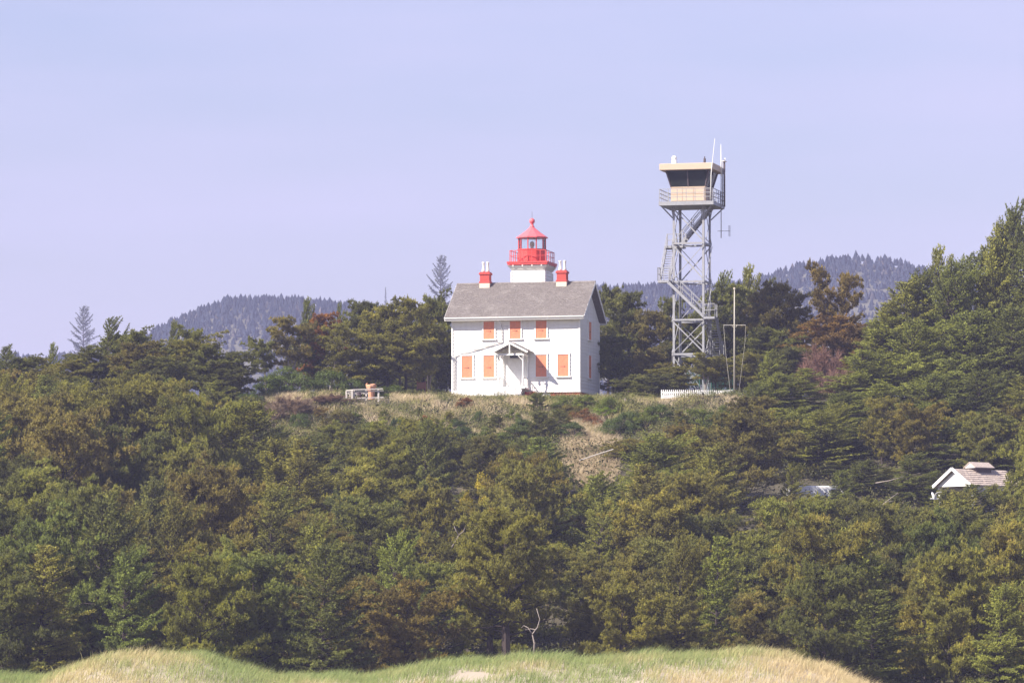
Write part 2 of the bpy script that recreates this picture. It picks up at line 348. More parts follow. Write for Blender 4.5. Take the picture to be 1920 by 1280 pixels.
def pine(seed, H=9.0, Rr=3.2, nb=34, cb=0.32, lean=(0, 0), flat=False, bias=(0, 0), forks=1, tuft=46, bark='bark', gap=0.0, padr=(.42,.80), tr=1.0):
    r = np.random.default_rng(seed); T = []; TO = []; mb = MB()
    trunks = []
    for f in range(forks):
        ln = (lean[0] + (f-(forks-1)/2)*0.32, lean[1]+r.normal(0, .05)) if forks > 1 else lean
        P = trunk_curve(H*(.97 if f == 0 else r.uniform(.85, .95)), ln, r, 8, .05)
        if forks > 1: P[:, 0] -= (f-(forks-1)/2)*0.25
        trunks.append(P); rt = H*0.021*tr
        mb.tube([tuple(p) for p in P], [rt*(1-.85*i/(len(P)-1))*(1.25 if i == 0 else 1) for i in range(len(P))], 6)
    for i in range(nb):
        P = trunks[i % forks]
        u = (i+r.random())/nb; t = cb + (1-cb)*u**0.9
        if gap and r.random() < gap: continue
        prof = (math.sqrt(max(0, 1-((u-.38)/.68)**2)) if not flat else (0.55+0.6*u if u < .8 else 1.1-(u-.8)*2.2))
        Lb = Rr*prof*r.uniform(.62, 1.08)/ (1 if forks == 1 else 1.35); az = i*2.4+r.normal(0, .4)
        d = np.array([math.cos(az), math.sin(az), 0.0]); Lb *= max(.45, 1 + d[0]*bias[0] + d[1]*bias[1])
        elev = r.uniform(.02, .30)+ (.30 if flat else .55)*u**2; d[2] = math.tan(elev)
        B = curve(on_curve(P, t), d, max(Lb, .5), 5, .35, r)
        r0 = H*0.021*(1-t*.8)*.45
        mb.tube([tuple(p) for p in B], [max(r0*(1-.16*j), .012) for j in range(6)], 4, False)
        tb = r.uniform(.25, .70); ns = 3+int(Lb*1.3)
        for j in range(ns):
            s = .38+.66*(j+r.random()*.6)/ns; c = on_curve(B, s) + r.normal(0, .22, 3)*np.array([1, 1, .35])*Lb*.45; c[2] += .12
            pr = r.uniform(*padr)*(1.05-.25*s)
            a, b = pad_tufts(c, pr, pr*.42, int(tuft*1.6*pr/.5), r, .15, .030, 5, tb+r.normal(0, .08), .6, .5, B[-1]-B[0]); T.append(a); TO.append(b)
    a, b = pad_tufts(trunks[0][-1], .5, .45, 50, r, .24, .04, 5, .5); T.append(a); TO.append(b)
    T = np.concatenate(T); return mb.mesh('trunk', M[bark]), soup('crown', T, M['pine'], np.concatenate(TO)), *size(T)
def spruce(seed, H=11.0, Rr=2.8, nb=96, cb=0.06, lean=(0, 0), bias=(0, 0), droop=-.25, power=.75, ragged=.3, dens=1.0, W=.042, tone0=.42):
    r = np.random.default_rng(seed); T = []; TO = []; mb = MB()
    P = trunk_curve(H, lean, r, 9, .02); rt = H*.019
    mb.tube([tuple(p) for p in P], [rt*(1-.9*i/8) for i in range(9)], 6)
    SP = []; SD = []; ST = []; SL = []; SN = []
    for i in range(nb):
        u = (i+r.random()*.8)/nb; t = cb+(1-cb)*u
        Lb = (Rr*(1-u**1.25)**power + .3)*r.uniform(1-ragged, 1+ragged*.6); az = i*2.4+r.normal(0, .3)
        d = np.array([math.cos(az), math.sin(az), 0.0]); Lb *= max(.3, 1 + d[0]*bias[0] + d[1]*bias[1])
        d[2] = .18 + .75*u**3
        d[0] += bias[0]*.5
        B = curve(on_curve(P, t), d, Lb, 6, droop + .55*u, r, .07)
        mb.tube([tuple(p) for p in B], [max(.035*(1-.15*j)*Lb/2, .01) for j in range(7)], 4, False)
        tb = tone0 + r.normal(0, .12); nt_ = max(4, int(Lb*6.0*dens))
        for j in range(nt_):
            s = .22+.78*(j+.5)/nt_; c = on_curve(B, s); ax = unit(on_curve(B, min(1, s+.1))-on_curve(B, s-.1))
            side = unit(np.cross(ax, np.array([0, 0, 1.]))); sg = 1 if j % 2 else -1
            tl = (.34+.34*Lb*(1-s)*.8)*r.uniform(.6, 1.15)
            td = unit(side*sg + ax*.75 + np.array([0, 0, r.uniform(-.35, .15)]))
            ks = max(2, int(tl/.10)); q = np.arange(ks)/ks
            pp = c + td*(q*tl)[:, None]; pp[:, 2] -= (q*tl)**2*.18
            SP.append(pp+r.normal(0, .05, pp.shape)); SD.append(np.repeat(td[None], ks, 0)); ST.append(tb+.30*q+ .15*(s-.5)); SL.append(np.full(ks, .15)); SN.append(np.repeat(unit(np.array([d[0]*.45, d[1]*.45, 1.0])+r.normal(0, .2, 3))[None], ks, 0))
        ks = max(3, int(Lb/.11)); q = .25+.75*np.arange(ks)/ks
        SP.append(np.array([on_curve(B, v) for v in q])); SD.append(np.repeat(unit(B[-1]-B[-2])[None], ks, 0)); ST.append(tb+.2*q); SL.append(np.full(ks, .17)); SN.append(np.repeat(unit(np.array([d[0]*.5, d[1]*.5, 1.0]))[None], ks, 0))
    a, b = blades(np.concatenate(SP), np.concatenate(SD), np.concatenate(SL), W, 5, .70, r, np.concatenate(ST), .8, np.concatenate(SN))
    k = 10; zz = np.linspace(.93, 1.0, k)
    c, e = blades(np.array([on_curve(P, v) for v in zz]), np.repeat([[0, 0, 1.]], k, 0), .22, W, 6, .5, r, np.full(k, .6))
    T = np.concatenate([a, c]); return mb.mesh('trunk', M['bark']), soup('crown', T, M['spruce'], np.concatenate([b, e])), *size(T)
def shrub(seed, H=2.2, Rr=2.0, pads=34, per=260, leaf=.055, m='leaf', tone0=.45, rough=.25):
    r = np.random.default_rng(seed); T = []; TO = []; mb = MB()
    for i in range(pads):
        q = unit(r.normal(0, 1, 3)); q[2] = abs(q[2]); rad = r.uniform(.30, .55)
        c = q*np.array([Rr-rad*.6, Rr-rad*.6, H-rad*.8])*r.uniform(1-rough, 1.0); c[2] = max(c[2], rad*.3)
        mb.tube([(0, 0, 0), tuple(c*.5+r.normal(0, .08, 3)), tuple(c)], [.05, .03, .012], 4, False)
        n = per; s = unit(r.normal(0, 1, (n, 3))); s[:, 2] = np.where((s[:, 2] < -.1), -s[:, 2]*.6, s[:, 2])
        pp = c+s*rad*r.uniform(.6, 1.08, (n, 1)); pp[:, 2] = np.maximum(pp[:, 2], 0.02)
        a, b = leaves(pp, s, leaf, r, tone0+r.normal(0, .12)+r.normal(0, .12, n)); T.append(a); TO.append(b)
    T = np.concatenate(T); return mb.mesh('stems', M['bark']), soup('foliage', T, M[m], np.concatenate(TO)), *size(T)
def barebush(seed, H=3.0, Rr=2.2, nb=46, sub=22):
    r = np.random.default_rng(seed); T = []; TO = []; mb = MB()
    for i in range(nb):
        az = r.uniform(0, 6.28); el = r.uniform(.35, 1.4); d = np.array([math.cos(az)*math.cos(el), math.sin(az)*math.cos(el), math.sin(el)])
        Lb = 1/math.sqrt((math.cos(el)/Rr)**2+(math.sin(el)/H)**2)*r.uniform(.75, 1.0)
        B = curve(np.array([r.normal(0, .2), r.normal(0, .2), 0]), d, Lb, 6, .15, r, .12)
        mb.tube([tuple(p) for p in B], [.03*(1-.14*j)+.006 for j in range(7)], 3, False)
        P = np.array([on_curve(B, v) for v in r.uniform(.35, 1, sub*4)]); D = unit(d+r.normal(0, .55, (sub*4, 3)))
        a, b = blades(P, D, .42, .013, 3, .45, r, r.normal(.5, .15)+r.normal(0, .15, sub*4), .5); T.append(a); TO.append(b)
    T = np.concatenate(T); return mb.mesh('stems', M['palebark']), soup('twigs', T, M['twig'], np.concatenate(TO)), *size(T)

VAR = {}
VAR['pine'] = [pine(11, nb=44, cb=.24), pine(12, 8.5, 3.4, 42, .22, (.06, 0)), pine(13, 9.5, 3.0, 46, .26, (-.05, .02)), pine(14, 8, 3.6, 40, .22, (.1, 0), bias=(.25, 0)), pine(15, 7, 3.2, 32, .2, padr=(.5, .85))]
VAR['slopepine'] = [pine(16, 7.5, 4.0, 44, .08, padr=(.45, .9)), pine(17, 7, 4.2, 46, .06, (.08, 0), bias=(.25, 0), padr=(.42, .85)), pine(18, 8, 3.6, 46, .08, (-.04, 0), padr=(.4, .75)), pine(19, 7, 4.2, 42, .08, (.05, 0), True, (.2, 0), padr=(.45, .9)), pine(20, 7.5, 3.8, 40, .08, (.1, 0), bias=(.35, 0), gap=.18, padr=(.42, .85)), pine(24, 9, 3.6, 54, .06, (.06, 0), bias=(.3, 0), padr=(.38, .7))]
VAR['flatpine'] = [pine(21, 8, 3.6, 32, .40, (.12, 0), True, (.35, 0)), pine(22, 8, 3.4, 30, .42, (-.08, 0), True)]
VAR['forkpine'] = [pine(31, 9, 3.6, 34, .42, (0, 0), False, (0, 0), 2, 40, 'bark', .12, (.34, .6))]
VAR['palepine'] = [pine(41, 7.5, 3.0, 26, .50, (.22, 0), True, (.3, 0), 1, 46, 'palebark'), pine(42, 7.5, 2.6, 24, .48, (.06, 0), False, (-.2, 0), 2, 40, 'palebark')]
VAR['spruce'] = [spruce(51, 11, 3.0, 110, .05, (.04, 0), (.2, 0), -.2, .55, .42), spruce(52, 10, 3.6, 120, .05, (.05, 0), (.28, 0), -.25, .42, .5), spruce(53, 10, 3.4, 112, .05, (.03, 0), (.2, .1), -.1, .5, .45), spruce(54, 10, 4.0, 126, .04, (.08, 0), (.35, 0), -.2, .38, .55)]
VAR['windspruce'] = [spruce(61, 7, 2.6, 70, .1, (.12, 0), (.55, 0), .1, .5, .45, 1.0), spruce(62, 9, 3.2, 80, .1, (.10, 0), (.45, 0), .05, .5, .5, 1.0)]
VAR['farspruce'] = [spruce(65, 11, 2.6, 70, .1, (.0, 0), (.1, 0), -.1, .9, .3, .8), spruce(66, 11, 3.4, 66, .1, (.02, 0), (.1, 0), .2, .45, .5, .8)]
VAR['bush'] = [shrub(71), shrub(72, 2.4, 1.9, 36, 260, .06), shrub(73, 1.6, 1.8, 30, 240, .05)]
VAR['heath'] = [pine(81, 3.2, 2.4, 34, .04, padr=(.35, .6)), pine(82, 3.0, 2.6, 34, .03, padr=(.38, .65))]
VAR['bare'] = [barebush(91), barebush(92, 2.6, 2.4, 50)]
VAR['gorse'] = [shrub(95, 2.2, 1.9, 30, 240, .05, 'gorse', .55)]
VARN = {k: 0 for k in VAR}
def place(kind, px, py, Y, wpx, label, cat='tree', name='pine_tree', group=None, tint=(1, 1, 1), v=None, rz=None, parts=('trunk', 'crown'), sink=0.15):
    vs_ = VAR[kind]
    if v is None: v = VARN[kind] % len(vs_); VARN[kind] += 1
    tm, cm, H, Rv = vs_[v]
    x = wx(px, Y); zb = float(hgt(x, Y)) - sink; Ht = wz(py, Y) - zb
    sz = max(Ht, .6)/H; sx = wpx*Y/FOC/(2*Rv)
    if kind == 'slopepine': sx = min(max(sx, .8*sz), 1.12*sz)
    if rz is None: rz = random.uniform(-.9, .9) if kind in ('slopepine', 'spruce', 'pine') else random.uniform(0, 6.28)
    e = empty(name, (x, Y, zb), rz, label, cat, group); e.scale = (sx, sx, sz)
    link(parts[0], tm, e); c = link(parts[1], cm, e, color=tint)
    return e
# ------------------------------------------------------------------ the lighthouse keeper's house
G0 = 25.0
house = empty('lighthouse', (0.30, 398.0, G0), R(-14), 'white clapboard house with orange shutters and red lantern tower on its grey shingle roof', 'lighthouse')
HW, DP, EZ = 5.35, 7.0, 6.62
RS, RID, EV = 0.739, 9.75, 0.60            # roof slope, ridge height, eave overhang
mb = MB(); mb.box(-HW+.03, HW-.03, .03, DP-.03, .66, EZ)
mb.prism([(.03, EZ), (DP-.03, EZ), (DP/2, EZ+(DP/2)*RS-.05)], 'x', -HW+.03, HW-.03); mb.build('wall', M['white'], house)
EXP = 0.28
bd = MB().prism([(0.0, 0.0), (-.048, 0.0), (-.012, EXP+.01), (0.0, EXP+.01)], 'x', -HW+.1, HW-.1).mesh('board', M['white'])
for i in range(21): link('board', bd, house, (0, .03, .72+i*EXP))
def sideboard(v0, v1, sgn):
    s = sgn
    return MB().prism([(0.0, 0.0), (s*.048, 0.0), (s*.012, EXP+.01), (0.0, EXP+.01)], 'y', v0, v1)
for sgn in (1, -1):
    me = sideboard(.1, DP-.1, sgn).mesh('board', M['white'])
    for i in range(21): link('board', me, house, (sgn*(HW-.03), 0, .72+i*EXP))
    for i in range(9):
        z = .72+(21+i)*EXP; ins = max((z+EXP-EZ)/RS, 0)+.04
        if ins < DP/2-.15: link('board', sideboard(ins, DP-ins, sgn).mesh('board', M['white']), house, (sgn*(HW-.03), 0, z))
for sx in (-1, 1):
    for vy in (0, DP):
        cb = MB(); x0 = sx*HW; cb.box(min(x0, x0-sx*.15)+(.03 if sx>0 else -.03), max(x0, x0-sx*.15)+(.03 if sx>0 else -.03), vy-.05 if vy == 0 else vy-.10, vy+.10 if vy == 0 else vy+.03, .66, EZ-.02)
        cb.build('corner_board', M['trim'], house)
MB().box(-HW-.06, HW+.06, -.08, .0, .58, .70).box(HW, HW+.07, .0, DP, .58, .70).build('water_table', M['trim'], house)
for q_ in ((-HW+.02, -HW+.6, .02, .4), (2.9, HW-.02, .02, .4), (HW-.4, HW-.015, .4, DP-.1), (-HW+.02, -HW+.3, .4, DP-.1)): MB().box(*q_, -.9, .58).build('foundation', M['brick'], house)
MB().box(-HW+.6, 2.9, .06, .3, -.9, .58).build('skirting', M['white'], house)
# roof: deck, shingles laid in courses, fascia, rake boards
RU = HW+.46
dk = MB()
for s in (-1, 1):
    v0 = DP/2+s*(DP/2+EV); z0 = RID-(DP/2+EV)*RS
    dk.prism([(v0, z0), (DP/2, RID), (DP/2, RID-.10), (v0, z0-.10)], 'x', -RU, RU)
roof = dk.build('roof', M['shingle'], house)
sh = MB(); sl = math.hypot(1, RS); Lr = (DP/2+EV)*sl; ce, se = 1/sl, RS/sl
nr = 33; ex = Lr/nr; rr = random.Random(5)
for s in (-1, 1):
    for k in range(nr):
        u = -RU-.02 - (.06 if k % 2 else 0)
        while u < RU+.02:
            w = rr.uniform(.09, .22); t0 = k*ex+rr.uniform(-.012, .004); t1 = (k+1)*ex+.02; th = rr.uniform(.018, .034)
            ua, ub = max(u, -RU-.03), min(u+w-.008, RU+.03); u += w
            if ub-ua < .03: continue
            def P(uu, t, h):
                return (uu, DP/2+s*(DP/2+EV-t*ce)+s*h*se, RID-(DP/2+EV)*RS+t*se+h*ce)
            sh.hexa([P(ua, t0, 0), P(ub, t0, 0), P(ub, t1, 0), P(ua, t1, 0), P(ua, t0, th), P(ub, t0, th), P(ub, t1, .006), P(ua, t1, .006)])
tag(sh.build('shingles', M['shingle'], roof), kind='stuff')
cap = MB(); cap.prism([(DP/2-.16, RID-.085), (DP/2, RID+.035), (DP/2+.16, RID-.085), (DP/2+.16, RID-.06), (DP/2, RID+.07), (DP/2-.16, RID-.06)], 'x', -RU-.03, RU+.03); cap.build('ridge_cap', M['shingle'], roof)
ez = RID-(DP/2+EV)*RS
for s in (-1, 1):
    v = DP/2+s*(DP/2+EV)
    MB().box(-RU, RU, min(v, v+s*.05), max(v, v+s*.05), ez-.26, ez-.02).build('fascia', M['trim'], house)
MB().box(-RU+.04, RU-.04, -EV+.0, -.0, ez-.27, ez-.24).box(-RU+.04, RU-.04, DP, DP+EV, ez-.27, ez-.24).build('soffit', M['trim'], house)
MB().prism([(-EV-.05, ez-.02), (-EV-.17, ez-.02), (-EV-.17, ez-.08), (-EV-.14, ez-.13), (-EV-.05, ez-.14)], 'x', -RU, RU).build('gutter', M['trim'], house)
for sx in (-1, 1):
    for s in (-1, 1):
        k = MB(); a = (sx*(RU+.02), DP/2+s*(DP/2+EV+.02), ez-.13); b = (sx*(RU+.02), DP/2, RID-.115)
        k.bar(a, b, .04, .20, (0, 0, 1)); k.build('rake_board', M['trim'], house)
dp = MB(); zp = lambda py: (1235-py)/23.1-21
dp.tube([(-1.25, -EV+.0, ez-.3), (-1.16, -.12, ez-.62), (-1.1, -.10, zp(640)+.05), (-1.2, -.10, zp(641)), (-5.02, -.10, zp(665)), (-5.08, -.10, zp(667)), (-5.08, -.10, .1)], .042, 6)
dp.build('downpipe', M['pipe'], house, smooth=True)
MB().tube([(-.95, -.11, zp(612)), (-.55, -.11, zp(612))], .02, 5).build('wall_bracket', M['pipe'], house)
# shuttered windows
def window(u, z0, z1, w=.9, side=False):
    c = .11
    f = MB(); f.box(-w/2-c, -w/2, -.085, 0, z0, z1); f.box(w/2, w/2+c, -.085, 0, z0, z1); f.box(-w/2-c-.02, w/2+c+.02, -.10, 0, z1, z1+.13)
    kw = dict(loc=(u, 0, 0)) if not side else dict(loc=(HW-.0, u, 0), rot=(0, 0, R(90)))
    o = f.build('window', M['trim'], house, **kw)
    MB().box(-w/2-c-.07, w/2+c+.07, -.15, 0, z0-.09, z0).build('sill', M['trim'], o)
    MB().box(-w/2+.004, -.004, -.055, -.04, z0+.004, z1-.004).build('shutter', M['orange'], o)
    MB().box(.004, w/2-.004, -.055, -.04, z0+.004, z1-.004).build('shutter', M['orange'], o)
    zc = z0+(z1-z0)*.45
    MB().box(-.22, .16, -.068, -.055, zc-.012, zc+.012).box(.10, .16, -.085, -.055, zc-.03, zc+.04).build('latch', M['iron'], o)
for u in (-4.06, -2.23, 2.14, 3.97): window(u, zp(707), zp(666))
for u in (-2.23, -.02, 2.14): window(u, zp(635.5), zp(602.5))
window(3.35, zp(707), zp(664), side=True); window(3.35, zp(635), zp(601), side=True)
# front door under its porch
dr = MB(); dr.box(-.47, .47, -.06, .0, .95, 3.38)
door = dr.build('door', M['trim'], house)
for k in range(4): MB().box(-.45+k*.225, -.45+k*.225+.212, -.085, -.062, 1.0, 3.34).build('plank', M['white'], door)
MB().box(-.45, .45, -.075, .0, 3.42, 3.78).build('transom', M['dark'], house)
fr = MB(); fr.box(-.60, -.47, -.10, 0, .95, 3.9); fr.box(.47, .60, -.10, 0, .95, 3.9); fr.box(-.62, .62, -.11, 0, 3.9, 4.0); fr.build('door_frame', M['trim'], house)
porch = MB().box(-1.2, 1.2, -1.85, -.05, .82, .94).build('porch', M['trim'], house)
for sx in (-1, 1):
    for vy in (-1.62, -.14):
        p = MB(); p.lathe([(.085, .94), (.085, 1.75), (.06, 1.8), (.06, 3.05), (.095, 3.1), (.095, 3.2), (.075, 3.25), (.085, 3.55)], 8, (sx*1.02, vy, 0), R(22.5)); p.build('porch_post', M['trim'], porch)
    rl = MB(); rl.bar((sx*1.02, -1.55, 1.72), (sx*1.02, -.2, 1.72), .07, .06); rl.bar((sx*1.02, -1.55, 1.12), (sx*1.02, -.2, 1.12), .06, .05)
    for k in range(9): rl.bar((sx*1.02, -1.45+k*.15, 1.12), (sx*1.02, -1.45+k*.15, 1.72), .03)
    rl.build('porch_railing', M['trim'], porch)
bm_ = MB(); bm_.box(-1.12, 1.12, -1.70, -1.54, 3.52, 3.68); bm_.box(-1.10, -.94, -1.54, -.05, 3.52, 3.68); bm_.box(.94, 1.10, -1.54, -.05, 3.52, 3.68); bm_.build('porch_beam', M['trim'], porch)
for sx in (-1, 1):
    b = MB(); b.bar((sx*.92, -1.62, 3.18), (sx*.55, -1.62, 3.54), .05, .08, (0, 1, 0)); b.bar((sx*1.02, -1.72, 3.2), (sx*1.02, -2.0, 3.56), .05, .08, (1, 0, 0)); b.build('porch_bracket', M['trim'], porch)
for s in (-1, 1):
    k = MB(); n = 6
    for j in range(n):
        t0, t1 = j/n, (j+1)/n+.03
        k.hexa([(s*1.5*(1-t0), -2.05, 3.78+.76*t0), (s*1.5*(1-t0), -.03, 3.78+.76*t0), (s*1.5*(1-min(t1, 1)), -.03, 3.78+.76*min(t1, 1)), (s*1.5*(1-min(t1, 1)), -2.05, 3.78+.76*min(t1, 1)),
                (s*1.5*(1-t0), -2.05, 3.86+.76*t0), (s*1.5*(1-t0), -.03, 3.86+.76*t0), (s*1.5*(1-min(t1, 1)), -.03, 3.83+.76*min(t1, 1)), (s*1.5*(1-min(t1, 1)), -2.05, 3.83+.76*min(t1, 1))])
    k.build('porch_roof', M['shingle'], porch)
    b = MB(); b.bar((s*1.5, -2.08, 3.74), (0, -2.08, 4.50), .05, .15, (0, 0, 1)); b.build('bargeboard', M['trim'], porch)
MB().box(-.05, .05, -2.11, -2.0, 3.62, 4.4).build('pendant', M['trim'], porch)
st = MB()
for k in range(4): st.box(-.2+0, 1.0, -2.15-.28*k, -1.85-.28*k, -.3, .76-.2*k)
st.build('steps', M['trim'], porch)
for k in range(19):
    u = -1.42+k*.115; MB().box(u, u+.07, -3.1, -3.07, -.75, .86+.03*(k % 2)).build('picket', M['trim'], porch)
MB().box(-1.45, .75, -3.065, -3.02, .62, .70).box(-1.45, .75, -3.065, -3.02, -.1, 0).build('picket_rail', M['trim'], porch)
for k in range(34):
    u = -4.98+k*.103; MB().box(u, u+.094, -1.36, -1.33, -.85, .72).build('skirt_board', M['white'], porch)
MB().box(-5.0, -1.4, -1.33, -.1, .62, .70).build('side_ramp', M['white'], porch)
MB().box(1.0, 1.8, -1.0, -.25, -.9, .60).build('brick_pier', M['brick'], porch)
# chimneys with paired pots
for uc in (-3.37, 3.10):
    c = (uc, 3.35); q = MB()
    q.box(c[0]-.40, c[0]+.40, c[1]-.36, c[1]+.36, 9.76, 10.50); q.box(c[0]-.46, c[0]+.46, c[1]-.42, c[1]+.42, 9.74, 9.90); q.box(c[0]-.47, c[0]+.47, c[1]-.43, c[1]+.43, 10.44, 10.60); q.box(c[0]-.41, c[0]+.41, c[1]-.37, c[1]+.37, 10.60, 10.67)
    ch = q.build('chimney', M['brick'], house, bevel=.02)
    MB().box(c[0]-.43, c[0]+.43, c[1]-.40, c[1]+.40, 9.2, 9.738).build('flashing', M['mortar'], ch)
    for k, du in enumerate((-.19, .19)):
        for dv in (0.0,):
            MB().lathe([(.17, 10.67), (.13, 10.85), (.10, 11.05), (.10, 11.38), (.14, 11.45), (.12, 11.5), (.06, 11.5)], 8, (c[0]+du, c[1]+dv, 0)).build('chimney_pot', M['pot'], ch, smooth=True)
# lantern tower
TV, TH = 5.58, 1.38
tb = MB().box(-TH, TH, TV-TH, TV+TH, 7.5, 10.9).build('tower_base', M['white'], house)
me = MB().prism([(0.0, 0.0), (-.048, 0.0), (-.012, EXP+.01), (0.0, EXP+.01)], 'x', -TH, TH).mesh('board', M['white'])
for q in range(4):
    for i in range(6): link('board', me, tb, (TH*[0, 1, 0, -1][q], TV+TH*[-1, 0, 1, 0][q], 9.0+i*EXP), (0, 0, R(90*q)))
for sx in (-1, 1):
    for sy in (-1, 1): MB().box(sx*TH-.07, sx*TH+.07, TV+sy*TH-.07, TV+sy*TH+.07, 8.0, 10.72).build('corner_board', M['trim'], tb)
MB().prism([(-1, -1), (1, -1), (1, 1), (-1, 1)], 'z', 0, 1)
cn = MB()
for (a, z0, b_, z1) in ((TH+.05, 10.66, TH+.05, 10.74), (TH+.02, 10.86, TH+.10, 10.93), (TH+.06, 10.94, TH+.30, 11.22)):
    cn.hexa([(-a, TV-a, z0), (a, TV-a, z0), (a, TV+a, z0), (-a, TV+a, z0), (-b_, TV-b_, z1), (b_, TV-b_, z1), (b_, TV+b_, z1), (-b_, TV+b_, z1)])
cn.build('cornice', M['trim'], house)
for q in range(4):
    for k in range(4):
        c = MB().prism([(0, 11.0), (-.30, 11.14), (-.34, 11.27), (0, 11.27)], 'x', -.05, .05)
        ang = R(90*q); t = -1.2+k*.8
        c.build('corbel', M['trim'], house, (math.cos(ang)*t+math.sin(ang)*TH, TV+math.sin(ang)*t-math.cos(ang)*TH, 0), (0, 0, ang))
MB().box(-1.68, 1.68, TV-1.68, TV+1.68, 11.28, 11.42).box(-1.72, 1.72, TV-1.72, TV+1.72, 11.422, 11.55).build('gallery_deck', M['red'], house)
gr = MB()
for z in (12.46, 12.02):
    for a, b_ in (((-1.5, -1.5), (1.5, -1.5)), ((1.5, -1.5), (1.5, 1.5)), ((1.5, 1.5), (-1.5, 1.5)), ((-1.5, 1.5), (-1.5, -1.5))):
        gr.bar((a[0], TV+a[1], z), (b_[0], TV+b_[1], z), .045 if z > 12.3 else .03)
rail = gr.build('gallery_rail', M['red'], house)
for q in range(4):
    for t in (-1.5, -1.05, -.35, .35, 1.05):
        a = R(90*q); x, y = math.cos(a)*t+math.sin(a)*1.5, math.sin(a)*t-math.cos(a)*1.5
        MB().box(x-.025, x+.025, TV+y-.025, TV+y+.025, 11.55, 12.44).build('baluster', M['red'], rail)
NL = 10; PH = R(-90+14-18)
drum = MB().lathe([(1.16, 11.55), (1.16, 12.6), (1.05, 12.6), (1.05, 11.56)], NL, (0, TV, 0), PH).build('lantern_drum', M['red'], house)
for k in range(NL):
    a = PH+2*math.pi*(k+.5)/NL; ap = 1.16*math.cos(math.pi/NL)
    MB().box(-.30, .30, -.015, .02, 11.68, 12.48).build('panel', M['red'], drum, (math.cos(a)*ap, TV+math.sin(a)*ap, 0), (0, 0, a+R(90)))
MB().lathe([(1.22, 12.56), (1.22, 12.64), (1.1, 12.64)], NL, (0, TV, 0), PH).build('lantern_sill', M['red'], house)
for k in range(NL):
    a = PH+2*math.pi*k/NL
    MB().box(-.035, .035, -.03, .05, 12.64, 13.58).build('mullion', M['red'], house, (math.cos(a)*1.12, TV+math.sin(a)*1.12, 0), (0, 0, a+R(90)))
    a2 = PH+2*math.pi*(k+.5)/NL; ap = 1.10*math.cos(math.pi/NL)
    MB().box(-.30, .30, -.005, .005, 12.64, 13.58).build('lantern_pane', M['glass'], house, (math.cos(a2)*ap, TV+math.sin(a2)*ap, 0), (0, 0, a2+R(90)))
MB().lathe([(.16, 12.4), (.16, 12.75), (.10, 12.8), (.17, 12.9), (.21, 13.05), (.17, 13.22), (.08, 13.3)], 12, (0, TV, 0)).build('lens', M['mortar'], house, smooth=True)
lr = MB().lathe([(1.2, 13.55), (1.30, 13.56), (1.30, 13.64), (.78, 13.98), (.40, 14.28), (.20, 14.46), (.18, 14.55)], NL, (0, TV, 0), PH).build('lantern_roof', M['redroof'], house)
fin = MB().lathe([(.20, 14.42), (.20, 14.52), (.15, 14.58), (.11, 14.72), (.13, 14.78), (.2, 14.84), (.235, 14.97), (.2, 15.11), (.1, 15.19), (.03, 15.21)], 14, (0, TV, 0)).build('finial', M['redroof'], house, smooth=True)
MB().tube([(0, TV, 15.2), (0, TV, 15.75)], .014, 5).build('lightning_rod', M['iron'], house)

# ------------------------------------------------------------------ the lookout tower
T0 = float(hgt(14.73, 402)); tz = lambda py: (1235-py)/22.9+CZ-T0
tw = empty('lookout_tower', (14.73, 402.0, T0), R(-14), 'tall grey steel lattice watch tower carrying a tan cabin with dark slanted windows', 'lookout tower')
A = 1.32; S_ = M['steel']
LV = [-.3, tz(665), tz(601), tz(529.6), tz(458), tz(389)]
for sx in (-1, 1):
    for sy in (-1, 1):
        lg = MB(); x, y = sx*A, sy*A
        lg.box(min(x, x-sx*.18), max(x, x-sx*.18), min(y, y-sy*.035), max(y, y-sy*.035), -.3, LV[-1]); lg.box(min(x, x-sx*.035), max(x, x-sx*.035), min(y-sy*.036, y-sy*.18), max(y-sy*.036, y-sy*.18), -.3, LV[-1])
        lg.build('leg', S_, tw)
        MB().box(x-.3, x+.3, y-.3, y+.3, -.6, .12).build('footing', M['concrete'], tw)
def face(q, t, z, off=0.0):
    a = R(90*q); d = A+off; return (math.cos(a)*t+math.sin(a)*d, math.sin(a)*t-math.cos(a)*d, z)
for q in range(4):
    for li in range(1, 5):
        MB().bar(face(q, -A-.02, LV[li], .02), face(q, A+.02, LV[li], .02), .10, .15).build('girt', S_, tw)
    for li in range(5):
        z0, z1 = max(LV[li], 0)+.1, LV[li+1]-.1
        for k, (a, b_) in enumerate((((-A, z1), (A, z0)), ((-A, z0), (A, z1)))):
            if q == 0 and li in (0, 2) and k == 1: continue
            w = .10 if (k == 0 and li in (1, 3, 4)) else .055
            MB().bar(face(q, a[0], a[1], .05+.06*k), face(q, b_[0], b_[1], .05+.06*k), .04, w, (0, 0, 1)).build('brace', S_, tw)
